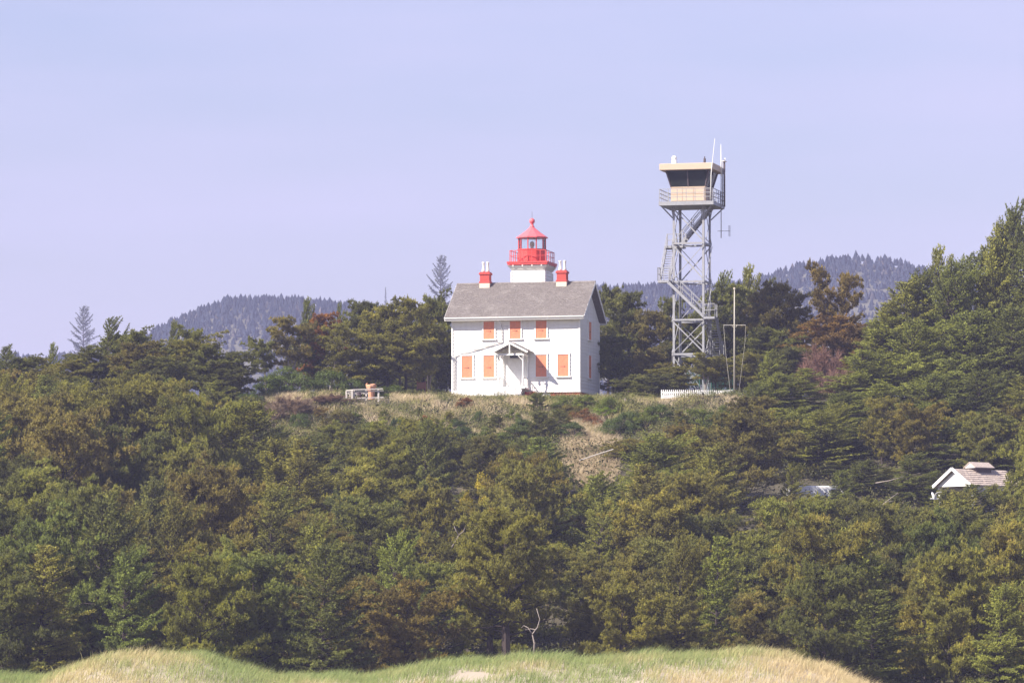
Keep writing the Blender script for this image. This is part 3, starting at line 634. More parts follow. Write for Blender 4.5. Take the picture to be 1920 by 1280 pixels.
# stairs: stringers with a handrail on each side, every tread a sub-part
def stair(p0, p1, width, axis, nst, rails=True):
    p0 = Vector(p0); p1 = Vector(p1); side = Vector((0, width/2, 0)) if axis == 'u' else Vector((width/2, 0, 0))
    m = MB()
    for s in (-1, 1):
        m.bar(p0+side*s, p1+side*s, .05, .22)
        if rails:
            for h in (.55, 1.0): m.bar(p0+side*s+Vector((0, 0, h)), p1+side*s+Vector((0, 0, h)), .04, .04)
            for t in (.03, .35, .66, .97):
                c = p0.lerp(p1, t)+side*s; m.bar(c, c+Vector((0, 0, 1.0)), .05)
    o = m.build('stair', S_, tw)
    tm = (MB().box(-.13, .13, -width/2+.03, width/2-.03, -.02, .02) if axis == 'u' else MB().box(-width/2+.03, width/2-.03, -.13, .13, -.02, .02)).mesh('tread', S_)
    for k in range(nst): link('tread', tm, o, tuple(p0.lerp(p1, (k+.5)/nst)))
    return o
def landing(x0, x1, y0, y1, z, sides):
    o = MB().box(x0, x1, y0, y1, z-.18, z).build('landing', S_, tw)
    m = MB(); c = {'l': ((x0, y0), (x0, y1)), 'r': ((x1, y0), (x1, y1)), 'f': ((x0, y0), (x1, y0)), 'b': ((x0, y1), (x1, y1))}
    for s in sides:
        a, b_ = c[s]
        for h in (.55, 1.05): m.bar((*a, z+h), (*b_, z+h), .05)
        for t in (0, .5, 1): m.bar((a[0]+(b_[0]-a[0])*t, a[1]+(b_[1]-a[1])*t, z), (a[0]+(b_[0]-a[0])*t, a[1]+(b_[1]-a[1])*t, z+1.05), .05)
    m.build('landing_rail', S_, o)
stair((-.9, .25, tz(457)), (1.75, .25, tz(386)), .85, 'u', 14)
landing(-2.45, -.9, .7, 1.9, tz(458), 'b')
stair((-1.95, -1.3, tz(529)), (-1.95, 1.3, tz(457)), .8, 'v', 15)
landing(-2.4, -1.4, -2.1, -1.25, tz(528), 'lf')
stair((-1.55, -1.75, tz(531)), (1.45, -1.75, tz(597)), .75, 'u', 14)
landing(1.42, 2.35, -2.15, -1.2, tz(597), 'rf')
stair((1.88, -1.2, tz(600)), (1.88, 1.3, tz(662)), .75, 'v', 14)
landing(1.4, 2.3, 1.3, 2.3, tz(662), 'rb')
stair((1.35, 1.75, tz(664)), (-1.2, 1.75, tz(728)), .75, 'u', 13)
# deck, railing, cabin
DZ0, DZ1 = tz(388.5), tz(381.5); D = 2.28
deck = MB().box(-D, D, -D, D, DZ0, DZ1).build('deck', S_, tw)
for sx in (-1, 1):
    for sy in (-1, 1):
        k = MB(); k.bar((sx*D*.93, sy*D*.93, DZ0), (sx*A, sy*A, DZ0-.95), .07, .09); k.build('knee_brace', S_, tw)
for q in range(4):
    m = MB(); a = R(90*q)
    P = lambda t, z: (math.cos(a)*t+math.sin(a)*(D-.04), math.sin(a)*t-math.cos(a)*(D-.04), z)
    for h in (.36, .70, 1.02): m.bar(P(-D+.05, DZ1+h), P(D-.05, DZ1+h), .045)
    for k in range(7):
        t = -D+.05+k*(2*D-.1)/6; m.bar(P(t, DZ1), P(t, DZ1+1.02), .045)
    m.build('railing', S_, tw)
c0, c1 = 1.42, 1.76; SZ0, SZ1 = tz(353.5), tz(323)
cab = MB().box(-c0, c0, -c0, c0, DZ1, SZ0).build('cabin', M['tan'], tw)
for q in range(4):
    a = R(90*q)
    for k in range(3):
        t0 = -c0+.03+k*(2*c0-.06)/3; t1 = t0+(2*c0-.06)/3-.03
        for (z0, z1) in ((DZ1+.04, DZ1+(SZ0-DZ1)*.52), (DZ1+(SZ0-DZ1)*.55, SZ0-.04)):
            MB().box(t0, t1, -.03, 0, z0, z1).build('panel', M['tan'], cab, (math.sin(a)*c0, -math.cos(a)*c0, 0), (0, 0, a))
gl = MB().hexa([(-c0+.02, -c0+.02, SZ0), (c0-.02, -c0+.02, SZ0), (c0-.02, c0-.02, SZ0), (-c0+.02, c0-.02, SZ0), (-c1, -c1, SZ1), (c1, -c1, SZ1), (c1, c1, SZ1), (-c1, c1, SZ1)]).build('cabin_windows', M['cabglass'], tw)
for q in range(4):
    a = R(90*q); rot = lambda x, y, z: (math.cos(a)*x-math.sin(a)*y, math.sin(a)*x+math.cos(a)*y, z)
    for f in (-1, 0, 1):
        m = MB(); m.bar(rot(f*c0, -c0, SZ0), rot(f*c1, -c1-.02, SZ1), .09, .09); m.build('mullion', M['louvre'], gl)
MB().box(-c0-.05, c0+.05, -c0-.05, c0+.05, SZ0-.03, SZ0+.04).build('cabin_sill', M['tan'], tw)
RB = 2.24
MB().box(-RB, RB, -RB, RB, tz(322.5), tz(310.5)).build('cabin_roof', M['tan'], tw, bevel=.03)
MB().box(-1.95, 1.95, -1.95, 1.95, tz(310.5), tz(309.6)).build('roof_membrane', M['concrete'], tw)
rz = tz(310.5)
MB().lathe([(.30, rz), (.24, rz+.06), (.24, rz+.36), (.17, rz+.42), (.20, rz+.48), (.22, rz+.60), (.15, rz+.72), (.03, rz+.76)], 12, (-1.25, -1.0, 0)).build('camera_dome', M['trim'], tw, smooth=True)
MB().lathe([(.18, rz), (.18, rz+.05), (.10, rz+.06), (.10, rz+.50), (.05, rz+.52), (.04, rz+.68)], 10, (1.2, -.6, 0)).build('beacon', M['iron'], tw, smooth=True)
def rod(name, pts, r, m): return MB().tube(pts, r, 6).build(name, m, tw, smooth=True)
rod('whip_antenna', [(2.05, -2.3, tz(380)), (2.1, -2.3, tz(330)), (2.22, -2.3, tz(305)), (2.4, -2.3, tz(266))], [.07, .035, .025, .014], M['trim'])
rod('whip_antenna', [(2.35, .5, tz(330)), (2.35, .5, tz(302)), (2.33, .5, tz(270))], [.05, .04, .014], M['trim'])
rod('antenna_mast', [(2.35, .5, tz(446)), (2.35, .5, tz(328))], .035, S_)
rod('antenna_mast', [(2.33, 1.9, tz(384)), (2.33, 1.9, tz(296))], .07, M['louvre'])
rod('antenna_mast', [(2.33, 1.2, tz(384)), (2.33, 1.2, tz(300))], .045, S_)
rod('antenna_mast', [(2.33, 2.2, tz(384)), (2.33, 2.2, tz(292))], .03, M['trim'])
MB().box(2.2, 2.5, 1.2, 2.2, tz(300), tz(299)).build('antenna_bracket', M['trim'], tw)
yg = MB(); zc = tz(433); yg.bar((2.05, .5, zc), (3.1, .5, zc), .04)
for x in (2.35, 3.0, 3.09): yg.bar((x, .5, zc-.45), (x, .5, zc+.45 if x > 2.5 else zc), .035)
yg.build('yagi_antenna', S_, tw)

# ------------------------------------------------------------------ small things on the bluff
# signal mast with crossyard
Y = 391.0; mx_ = wx(1377, Y); mz = float(hgt(mx_, Y))
ms_ = empty('signal_mast', (mx_, Y, mz), 0, 'slim white signal mast with a crossyard and hanging lines beside the tower', 'mast')
zz = lambda py, Yv=391.0, b=0: wz(py, Yv)-b
MB().tube([(0, 0, -.2), (0, 0, zz(610)-mz), (0, 0, zz(543)-mz)], [.075, .055, .035], 8).build('pole', M['mast'], ms_, smooth=True)
MB().lathe([(.02, zz(543)-mz), (.08, zz(542)-mz), (.08, zz(540)-mz), (.02, zz(539)-mz)], 8).build('truck', M['mortar'], ms_)
yd = MB(); zy = zz(609.5)-mz; yd.tube([(-.87, 0, zy), (.90, 0, zy)], .028, 6); yd.tube([(-.25, 0, zy), (-.08, 0, zy-.16), (.08, 0, zy-.16), (.25, 0, zy)], .02, 4); yd.build('yard', M['mast'], ms_)
MB().tube([(-.86, 0, zy), (-.7, -.05, zz(660)-mz), (-.3, -.1, zz(740)-mz)], .013, 4).build('halyard', M['mast'], ms_)
MB().tube([(.89, 0, zy), (.85, -.05, zz(640)-mz), (.3, -.1, zz(744)-mz)], .009, 4).build('halyard', M['mast'], ms_)
# low white picket fence
fe = empty('picket_fence', (wx(1310, 389), 389, float(hgt(wx(1310, 389), 389))), 0, 'low white picket fence curving in front of the steel tower', 'fence')
pm = MB().hexa([(-.048, -.012, -.1), (.048, -.012, -.1), (.048, .012, -.1), (-.048, .012, -.1), (-.045, -.012, .68), (.045, -.012, .68), (.045, .012, .68), (-.045, .012, .68)]); n0 = len(pm.v); pm.v += [(-.045, -.012, .681), (.045, -.012, .681), (.045, .012, .681), (-.045, .012, .681), (0, 0, .76)]; pm.f += [(n0, n0+1, n0+4), (n0+1, n0+2, n0+4), (n0+2, n0+3, n0+4), (n0+3, n0, n0+4)]
pme = pm.mesh('picket', M['trim']); FX = [wx(p, 389) for p in (1240, 1300, 1345, 1368, 1376)]; FY = [388.4, 388.0, 388.4, 389.6, 391.2]; FP = [-.02, -.05, -.07, .02, .10]
ox, oy, oz = fe.location
pts = []
for k in range(50):
    t = k/49*4; i = min(int(t), 3); f = t-i; pts.append((FX[i]+(FX[i+1]-FX[i])*f-ox, FY[i]+(FY[i+1]-FY[i])*f-oy, wz(748, 389)-oz+FP[i]+(FP[i+1]-FP[i])*f))
tt = np.interp(np.linspace(0, pts[-1][0]-pts[0][0]+2.0, 50), [0]+list(np.cumsum([math.dist(pts[i], pts[i+1]) for i in range(49)])), range(50))
for t in tt:
    i = min(int(t), 48); f = t-i; p = [pts[i][j]+(pts[i+1][j]-pts[i][j])*f for j in range(3)]; link('picket', pme, fe, p, (0, random.uniform(-.02, .02), 0))
for h in (.2, .52):
    r_ = MB()
    for i in range(0, 49, 7): r_.bar((pts[i][0], pts[i][1]+.03, pts[i][2]+h), (pts[min(i+7, 49)][0], pts[min(i+7, 49)][1]+.03, pts[min(i+7, 49)][2]+h), .04, .09)
    r_.build('rail', M['trim'], fe)
for k, px in enumerate((1238, 1246)):
    pass
rs = empty('rail_stack', (wx(1250, 388), 387.6, wz(747, 388)), 0, 'short stack of white rails at the left end of the picket fence', 'rails')
for k in range(3): MB().bar((-.42+.08*k, -.05*k, .06+.16*k), (.42+.05*k, -.05*k, .08+.17*k), .12, .11).build('rail', M['trim'], rs)
# green wire fence behind
gf = empty('wire_fence', (wx(1330, 397), 397, 25), 0, 'tall green wire mesh fence between the tower foot and the white mast', 'fence')
for px in (1290, 1312, 1334, 1356, 1374): x = wx(px, 397)-gf.location.x; MB().tube([(x, 0, -.5), (x, 0, 2.3)], .035, 6).build('post', M['greenwire'], gf)
wm = MB(); x0, x1 = wx(1288, 397)-gf.location.x, wx(1376, 397)-gf.location.x
n = 60
for k in range(n+1):
    x = x0+(x1-x0)*k/n; wm.bar((x, .04, -.3), (x, .04, 2.2), .012)
for k in range(20): wm.bar((x0, .055, -.3+k*.13), (x1, .055, -.3+k*.13), .010)
tag(wm.build('mesh', M['greenwire'], gf), kind='stuff')
# viewing platform railings
Yp = 386.4
vp = empty('viewing_platform', (wx(684, Yp), Yp, wz(757, Yp)), 0, 'weathered timber viewing platform railing on the grassy bluff left of the house', 'platform')
X = lambda px: wx(px, Yp)-vp.location.x
def Zp(py, Yv=Yp): return wz(py, Yv)-vp.location.z
for px, top, bot, dy in ((649.5, 733, 763, -.2), (660.5, 732, 761, -.45), (664, 731, 761, -.3), (686.5, 731, 758, -.15), (709.5, 729, 758, 0), (655, 735, 756, 1.4), (668, 738, 757, 1.6)):
    w = .14 if dy < 1 else .09; MB().box(X(px)-w/2, X(px)+w/2, dy-w/2, dy+w/2, Zp(bot), Zp(top)).build('post', M['timber'], vp)
for (a, b_) in (((649, 732.5, -.3), (663, 731.5, -.5)), ((662, 731, -.5), (718, 728.7, -.1)), ((650, 735.8, -.2), (661, 734.6, -.4)), ((664, 734.6, -.38), (719, 732.3, .05)), ((651, 748, -.2), (661, 747, -.4)), ((665, 747, -.38), (719, 744.5, .05)), ((651, 736, 1.5), (690, 735, 1.7))):
    MB().bar((X(a[0]), a[2], Zp(a[1])), (X(b_[0]), b_[2], Zp(b_[1])), .06, .09).build('rail', M['timber'], vp)
dkp = MB()
for k in range(10): dkp.box(X(666), X(714), -.1+k*.15, .04+k*.15, Zp(757.5), Zp(756))
o = dkp.build('decking', M['timber'], vp)
# cut stump inside the railing
Ys = 387.4
sp = empty('cut_stump', (wx(696, Ys), Ys, wz(756, Ys)), 0, 'orange tan cut tree stump flaring at the top behind the platform railing', 'stump')
s_ = MB().lathe([(.27, 0), (.25, .25), (.23, .6), (.25, .95), (.34, 1.15), (.40, 1.35), (.38, 1.48), (.25, 1.5)], 11)
s_.v = [(x*(1+.12*math.sin(5*math.atan2(y, x)+z*2)), y*(1+.12*math.cos(4*math.atan2(y, x))), z+.05*math.sin(7*x+5*y)) for x, y, z in s_.v]
s_.build('bole', M['stump'], sp)
MB().tube([(-.3, .02, 1.3), (-.38, .0, 1.5), (-.3, 0, 1.62)], [.1, .07, .03], 5).build('broken_spike', M['stump'], sp)
ds = empty('dark_bollard', (wx(673, Ys), Ys, wz(757, Ys)), 0, 'dark violet grey bollard shape standing behind the platform railing', 'bollard')
MB().lathe([(.24, 0), (.24, .25), (.17, .32), (.17, .85), (.2, .9), (.12, 1.0)], 10).build('post', M['louvre'], ds)
# brown interpretive sign
Yb = 402.0
sg = empty('brown_sign', (wx(790, Yb), Yb, float(hgt(wx(790, Yb), Yb))), 0, 'brown wooden sign board on two posts under the pines left of the house', 'sign')
b0 = wz(729, Yb)-sg.location.z; b1 = wz(716, Yb)-sg.location.z
for dx in (-.34, .34): MB().box(dx-.05, dx+.05, .03, .11, -.2, b1+.1).build('post', M['signwood'], sg)
for k in range(3): MB().box(-.36, .36, -.02, .02, b0+(b1-b0)*k/3, b0+(b1-b0)*(k+1)/3-.015).build('plank', M['signwood'], sg)
pp = MB(); xq = wx(802, 396); zq = float(hgt(xq, 396)); pp.tube([(0, 0, -.2), (.0, 0, wz(704, 396)-zq)], .05, 6)
tag(pp.build('thin_post', M['bark'], None, (xq, 396, zq)), 'thin dark post standing alone in the grass left of the house', 'post')
# leaning white post and dead log, cable rail
xq, Yq = wx(1172, 386), 386.0; zq = float(hgt(xq, Yq))
tag(MB().tube([(.05, 0, -.4), (.0, 0, .4), (-.05, 0, wz(752, Yq)-zq)], [.09, .08, .05], 6).build('weathered_post', M['deadwood'], None, (xq, Yq, zq)), 'short bleached post sticking up beside the dark pine on the bluff edge', 'post')
Yl = 380.5
lg = [(1124, 783), (1126, 792), (1132, 798), (1140, 803)]
tag(MB().tube([(wx(a, Yl), Yl, wz(b_, Yl)) for a, b_ in lg], [.10, .11, .09, .05], 6).build('dead_branch', M['deadwood'], None, smooth=True), 'curved bleached dead branch above the tan grass patch', 'branch')
Yc = 367.0
tag(MB().tube([(wx(a, Yc), Yc-.2, wz(b_, Yc)) for a, b_ in ((1086, 863), (1118, 852), (1150, 842))], .035, 5).build('handrail', M['timber'], None), 'thin grey handrail slanting across the tan grass patch', 'handrail')
# white-roofed shelter at the right
Yv = 352.0; sx_, sz_ = wx(1789, Yv), 0
shel = empty('shelter', (wx(1790, Yv), Yv, wz(911, Yv)-2.45), R(39), 'small open shelter with pale cedar shake roof and white gable among the trees', 'shelter')
Lh, Wh, eh, rh = 4.9, 1.95, 2.45, 3.68   # ridge length, half width, eave and ridge heights (local x along the ridge, 0 at the left gable)
for s in (-1, 1):
    k = MB(); nrow = 8
    rf = MB().hexa([(-.25, s*Wh, eh-.05), (Lh, s*Wh, eh-.05), (Lh, 0, rh-.05), (-.25, 0, rh-.05), (-.25, s*Wh, eh), (Lh, s*Wh, eh), (Lh, 0, rh), (-.25, 0, rh)]).build('roof', M['shake'], shel)
    for j in range(nrow):
        u = -.28; t0, t1 = j/nrow, (j+1)/nrow+.04
        while u < Lh:
            w = random.uniform(.14, .3); th = random.uniform(.05, .085)
            P = lambda x, t, h: (x, s*Wh*(1-t), eh+(rh-eh)*t+h)
            k.hexa([P(u, t0, .0), P(u+w-.02, t0, .0), P(u+w-.02, min(t1, 1), .0), P(u, min(t1, 1), .0), P(u, t0-.01, th), P(u+w-.02, t0-.01, th), P(u+w-.02, min(t1, 1), .012), P(u, min(t1, 1), .012)]); u += w
    tag(k.build('shakes', M['shake'], rf), kind='stuff')
    MB().bar((-.30, s*(Wh+.02), eh-.02), (-.30, 0, rh+.02), .05, .22).build('bargeboard', M['trim'], shel)
MB().prism([(-Wh+.15, eh-.02), (Wh-.15, eh-.02), (0, rh-.14)], 'x', -.02, .08).build('gable', M['trim'], shel)
MB().box(.02, Lh, -Wh+.2, -Wh+.32, eh-.28, eh-.06).box(.02, Lh, Wh-.32, Wh-.2, eh-.28, eh-.06).build('beam', M['trim'], shel)
for x in (.1, Lh-.2):
    for s in (-1, 1): MB().box(x, x+.2, s*(Wh-.3)-.1, s*(Wh-.3)+.1, -1.5, eh-.28).build('post', M['trim'], shel)
MB().box(.1, Lh, -Wh+.25, -Wh+.3, -1.4, .9).build('low_wall', M['timber'], shel)
cu = MB().box(1.75, 3.25, -.42, .42, rh-.35, rh+.12).build('cupola', M['louvre'], shel)
for s in (-1, 1): MB().hexa([(1.45, s*.62, rh+.10), (3.4, s*.62, rh+.10), (3.4, 0, rh+.48), (1.45, 0, rh+.48), (1.45, s*.62, rh+.16), (3.4, s*.62, rh+.16), (3.4, 0, rh+.55), (1.45, 0, rh+.55)]).build('cupola_roof', M['shake'], cu)
MB().prism([(-.5, rh+.12), (.5, rh+.12), (0, rh+.46)], 'x', 1.5, 1.56).build('cupola_gable', M['trim'], cu)
# parked vehicle glimpsed through the trees
Yk = 360.0
vn = empty('parked_van', (wx(1535, Yk), Yk, wz(911, Yk)-2.1), R(8), 'white parked van mostly hidden by trees halfway up the slope', 'van')
MB().prism([(-2.3, .4), (-2.35, 1.0), (-2.3, 1.98), (-2.2, 2.08), (1.2, 2.1), (1.45, 2.0), (1.95, 1.25), (2.4, 1.1), (2.5, .8), (2.5, .4)], 'y', -.95, .95).build('body', M['trim'], vn, bevel=.06)
for s in (-1, 1):
    MB().prism([(.75, 1.25), (.75, 1.85), (1.35, 1.85), (1.75, 1.25)], 'y', s*.956-.004, s*.956+.004).build('side_window', M['dark'], vn)
    for x in (-1.5, 1.6):
        w_ = MB().lathe([(.0, -.1), (.35, -.1), (.35, .1), (.0, .1)], 14).build('wheel', M['rubber'], vn, (x, s*.88, .35), (R(90), 0, 0))
        MB().lathe([(.0, -.02), (.2, -.02), (.2, .02), (.0, .02)], 10).build('rim', M['steel'], w_, (0, 0, -s*.1))
# gull in flight
Yg = 330.0
def gull():
    m = MB(); prof = [(-.30, .004, .03, 0), (-.22, .05, .02, 0), (-.12, .055, .045, 0), (0, .065, .06, 0), (.12, .06, .06, .0), (.2, .042, .045, .02), (.26, .04, .042, .035), (.32, .032, .034, .04), (.355, .012, .012, .03), (.40, .004, .004, .02)]
    for x, w, h, dz in prof:
        for j in range(8):
            a = j*math.pi/4; m.v.append((-x, math.cos(a)*w, math.sin(a)*h+dz))
    for i in range(len(prof)-1):
        for j in range(8): m.f.append((i*8+j, i*8+(j+1) % 8, (i+1)*8+(j+1) % 8, (i+1)*8+j))
    for s in (-1, 1):    # raised wings: root, wrist, tip
        sec = [((.10, -.10), .04*s, .03), ((.11, -.08), .18*s, .24), ((.06, -.10), .34*s, .40), ((-.06, -.16), .56*s, .46), ((-.17, -.2), .70*s, .44)]
        b = len(m.v)
        for (xa, xb), y, z in sec: m.v += [(-xa, y, z+.008), (-xb, y, z), (-xb, y, z-.006), (-xa, y, z-.010)]
        for i in range(4):
            for j in range(4): m.f.append((b+i*4+j, b+i*4+(j+1) % 4, b+i*4+4+(j+1) % 4, b+i*4+4+j))
    return m
tag(gull().build('gull', M['feather'], None, (wx(1753, Yg), Yg, wz(935, Yg)), (0, R(-4), R(22)), smooth=True), 'white gull flying with raised wings just left of the shelter', 'bird')
# ------------------------------------------------------------------ vegetation
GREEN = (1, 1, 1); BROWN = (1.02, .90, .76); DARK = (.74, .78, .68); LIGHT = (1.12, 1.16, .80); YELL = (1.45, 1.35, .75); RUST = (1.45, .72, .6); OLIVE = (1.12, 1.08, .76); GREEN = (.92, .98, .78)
SG = 'trees along the skyline'
def P_(px, py, Y, w, label, tint=GREEN, v=None, kind='pine', **k):
    w *= {'pine': 1.18, 'spruce': 1.25, 'flatpine': 1.1}.get(kind, 1.05)
    return place(kind, px, py, Y, w, label, 'tree', {'spruce': 'spruce_tree', 'windspruce': 'spruce_tree'}.get(kind, 'pine_tree'), SG, tint, v, **k)
def base_Y(px, pyb):
    ys_ = np.linspace(330, 393, 300); pr = HY-(hgt(np.full(300, 0)+(px-960)/FOC*ys_, ys_)-CZ)*FOC/ys_
    return float(ys_[int(np.argmin(np.abs(pr-pyb)))])
def S_s(px, py, Y, w, label, tint=GREEN, v=None, kind='bush', cat='bush', name='bush', **k):
    if Y < 395 and kind != 'gorse': Y = base_Y(px, py+(.46 if kind == 'bush' else .6)*w)
    return place(kind, px, py, Y, w, label, cat, name, 'bushes on the bluff', tint, v, parts=('stems', 'foliage'), **k)
# far blue trees on hidden ridges
def far_tree(px, py, Y, w, h, label, v):
    tm, cm, H, Rv = VAR['farspruce'][v]
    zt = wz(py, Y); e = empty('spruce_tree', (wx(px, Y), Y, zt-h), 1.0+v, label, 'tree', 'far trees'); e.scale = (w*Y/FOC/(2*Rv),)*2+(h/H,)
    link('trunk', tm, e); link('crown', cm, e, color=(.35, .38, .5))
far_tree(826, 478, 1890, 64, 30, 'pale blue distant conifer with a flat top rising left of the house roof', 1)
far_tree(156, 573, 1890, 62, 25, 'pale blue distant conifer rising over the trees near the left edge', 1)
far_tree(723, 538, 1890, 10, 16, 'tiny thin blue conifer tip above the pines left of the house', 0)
# --- skyline, left of the house
P_(8, 645, 384, 62, 'dark pointed spruce cut by the left edge of the skyline', DARK, 2, 'spruce')
P_(62, 668, 388, 80, 'low grey green pine just right of the leftmost dark spruce', OLIVE, 1)
P_(92, 641, 389, 46, 'thin wispy spruce tip on the left skyline before the blue distant tree', GREEN, 0, 'windspruce', rz=0)
P_(132, 672, 386, 90, 'rounded olive pine beneath the blue distant conifer', OLIVE, 0)
P_(196, 594, 390, 112, 'tallest windblown spruce of the left skyline, beside the blue distant tree', DARK, 1, 'windspruce', rz=0)
P_(236, 610, 389, 110, 'windblown pine leaning right of the tallest left skyline spruce', GREEN, 3, rz=0)
P_(262, 640, 385, 110, 'broad brownish pine between two taller left skyline crowns', BROWN, 2)
P_(318, 599, 391, 60, 'ragged dark treetop standing out against the left end of the far hill', DARK, 0, 'windspruce', rz=.3)
P_(335, 622, 388, 132, 'broad flat layered pine reaching right in front of the far hill', OLIVE, 0, 'flatpine', rz=0)
P_(352, 605, 389, 70, 'second ragged crown just right of the dark treetop before the far hill', GREEN, 1, 'flatpine')
P_(300, 668, 383, 120, 'dense dark pine under the flat layered skyline pine', DARK, 0)
P_(30, 664, 387, 110, 'rounded pine between the left edge spruce and the grey green pine', GREEN, 3)
P_(165, 650, 388, 90, 'dark pine below the tallest spruce of the left skyline', DARK, 0)
P_(222, 625, 391, 90, 'bulky pine joining the tallest left spruce to its leaning neighbour', GREEN, 2)
P_(285, 640, 390, 100, 'dark pine closing the gap before the far hill', DARK, 0)
P_(375, 640, 387, 100, 'dense pine stepping down right of the flat layered skyline pine', GREEN, 3)
P_(410, 668, 388, 80, 'small pine at the foot of the hazy left hill', OLIVE, 1)
for a in [(705, 686, 420, 110, 'dark pine thicket seen between the trunks right of the platform'), (765, 690, 424, 110, 'dark pine thicket behind the brown sign board'), (822, 684, 422, 100, 'dark pine thicket behind the left corner of the house')]: P_(a[0], a[1], a[2], a[3], a[4], DARK, None, 'heath')
P_(1200, 690, 422, 120, 'dark low thicket behind the pines right of the house', DARK, None, 'heath')
P_(445, 657, 389, 92, 'dark dense pine mound left of the bright green laurel', DARK, 4)
P_(415, 690, 386, 80, 'low dark pine leaning against the dense pine mound', DARK, 1)
# clump between x 470 and 850
P_(500, 630, 398, 90, 'low spreading pine at the left end of the pale trunked clump', GREEN, 0, 'palepine', rz=2.2)
P_(545, 592, 399, 92, 'brown tinged pine on a forked pale trunk in the clump left of the house', BROWN, 1, 'palepine', rz=.4)
P_(566, 556, 408, 66, 'dark windblown spruce rising behind the pale trunked pines', DARK, 0, 'windspruce', rz=0)
P_(632, 566, 407, 30, 'small wispy spruce tip beside the rust coloured crown', GREEN, 1, 'windspruce', rz=0)
P_(606, 585, 402, 76, 'pine with a rust coloured dying crown above the pale trunks', RUST, 2)
P_(618, 600, 399, 126, 'flat topped pine with a curved pale trunk under the rust crown', OLIVE, 0, 'palepine', rz=0)
P_(575, 625, 402, 84, 'small dark pine filling the gap between the pale trunks', DARK, 1)
P_(676, 562, 405, 96, 'dark rounded pine at the dip in the clump left of the house', DARK, 1)
P_(722, 571, 403, 104, 'olive pine in the middle of the tall clump left of the house', OLIVE, 2)
P_(760, 556, 402, 96, 'tall round pine shouldering the highest crown left of the house', OLIVE, 0)
P_(795, 541, 407, 104, 'highest pine crown of the clump immediately left of the house roof', GREEN, 3)
P_(826, 566, 409, 80, 'dark pine touching the left eave of the house', DARK, 0)
P_(692, 612, 400, 120, 'broad low limbed pine above the viewing platform', OLIVE, 0, 'flatpine', rz=0)
P_(745, 622, 400, 112, 'drooping olive pine above the brown sign board', OLIVE, 1, 'flatpine', rz=2)
P_(660, 652, 399, 96, 'small round pine just above the viewing platform railing', OLIVE, 4)
P_(805, 606, 406, 90, 'leaning pine with a long pale trunk close to the house corner', DARK, 1, 'palepine', rz=2.4)
P_(836, 620, 409, 56, 'dark narrow pine half hidden behind the house corner', DARK, 2)
# right of the house
P_(1140, 535, 416, 92, 'dark pine looking over the right end of the house roof', DARK, 0)
P_(1176, 545, 412, 96, 'broad dark pine just right of the house gable', DARK, 2)
P_(1212, 580, 410, 92, 'brownish pine halfway between the house and the steel tower', BROWN, 1)
P_(1150, 625, 405, 100, 'dense dark pine against the right wall of the house', DARK, 4)
P_(1205, 648, 403, 100, 'lower brownish pine between the house and the tower legs', BROWN, 3)
P_(1252, 556, 413, 76, 'pine showing through the left legs of the steel tower', GREEN, 1)
P_(1250, 640, 409, 86, 'dark pine behind the left foot of the steel tower', DARK, 0)
P_(1300, 590, 415, 100, 'dark pine seen through the middle of the steel tower', DARK, 2)
P_(1345, 508, 414, 92, 'tall ragged pine just right of the steel tower', GREEN, 1, 'windspruce', rz=0)
P_(1388, 494, 413, 104, 'tallest windswept tree right of the steel tower', OLIVE, 0, 'windspruce', rz=0)
P_(1372, 530, 410, 128, 'big dark pine body behind the white mast', GREEN, 0)
P_(1345, 610, 408, 110, 'dark pine behind the tower landing', DARK, 2)
P_(1420, 520, 411, 84, 'pine with pale tips between the windswept tree and the brown pine', GREEN, 3)
P_(1456, 528, 407, 118, 'brown tinged rounded pine right of the white mast', BROWN, 0)
P_(1490, 575, 406, 84, 'brown pine shoulder before the hazy valley gap', BROWN, 2)
P_(1430, 612, 404, 120, 'broad pine behind the crossyard of the white mast', GREEN, 1)
P_(1475, 650, 400, 110, 'dark pine below the brown rounded pine', DARK, 4)
P_(1566, 488, 404, 112, 'forked pine with two tufted heads against the far hill', (1.05, .82, .68), 0, 'forkpine', rz=0)
P_(1560, 590, 403, 140, 'rusty brown lower crown beneath the two headed pine', (1.2, .8, .72), 0)
P_(1615, 612, 401, 110, 'rusty brown pine right of the two headed pine', (1.12, .8, .75), 2)
# small trees standing before the tower
P_(1322, 660, 392, 60, 'small windblown pine covering the right leg of the steel tower', OLIVE, 1, 'palepine', rz=0)
P_(1345, 668, 393, 76, 'scrubby pine between the tower and the white mast', OLIVE, 1, 'flatpine', rz=0)
P_(1262, 686, 395, 90, 'bushy pine hiding the left foot of the steel tower', OLIVE, 4)
P_(1215, 700, 393, 120, 'dark spreading pine left of the picket fence', DARK, 1, 'heath')
P_(1185, 738, 391, 96, 'low dark pine at the bluff edge right of the house', GREEN, 0, 'heath')
P_(1395, 660, 393, 74, 'olive pine right behind the foot of the white mast', OLIVE, 4)
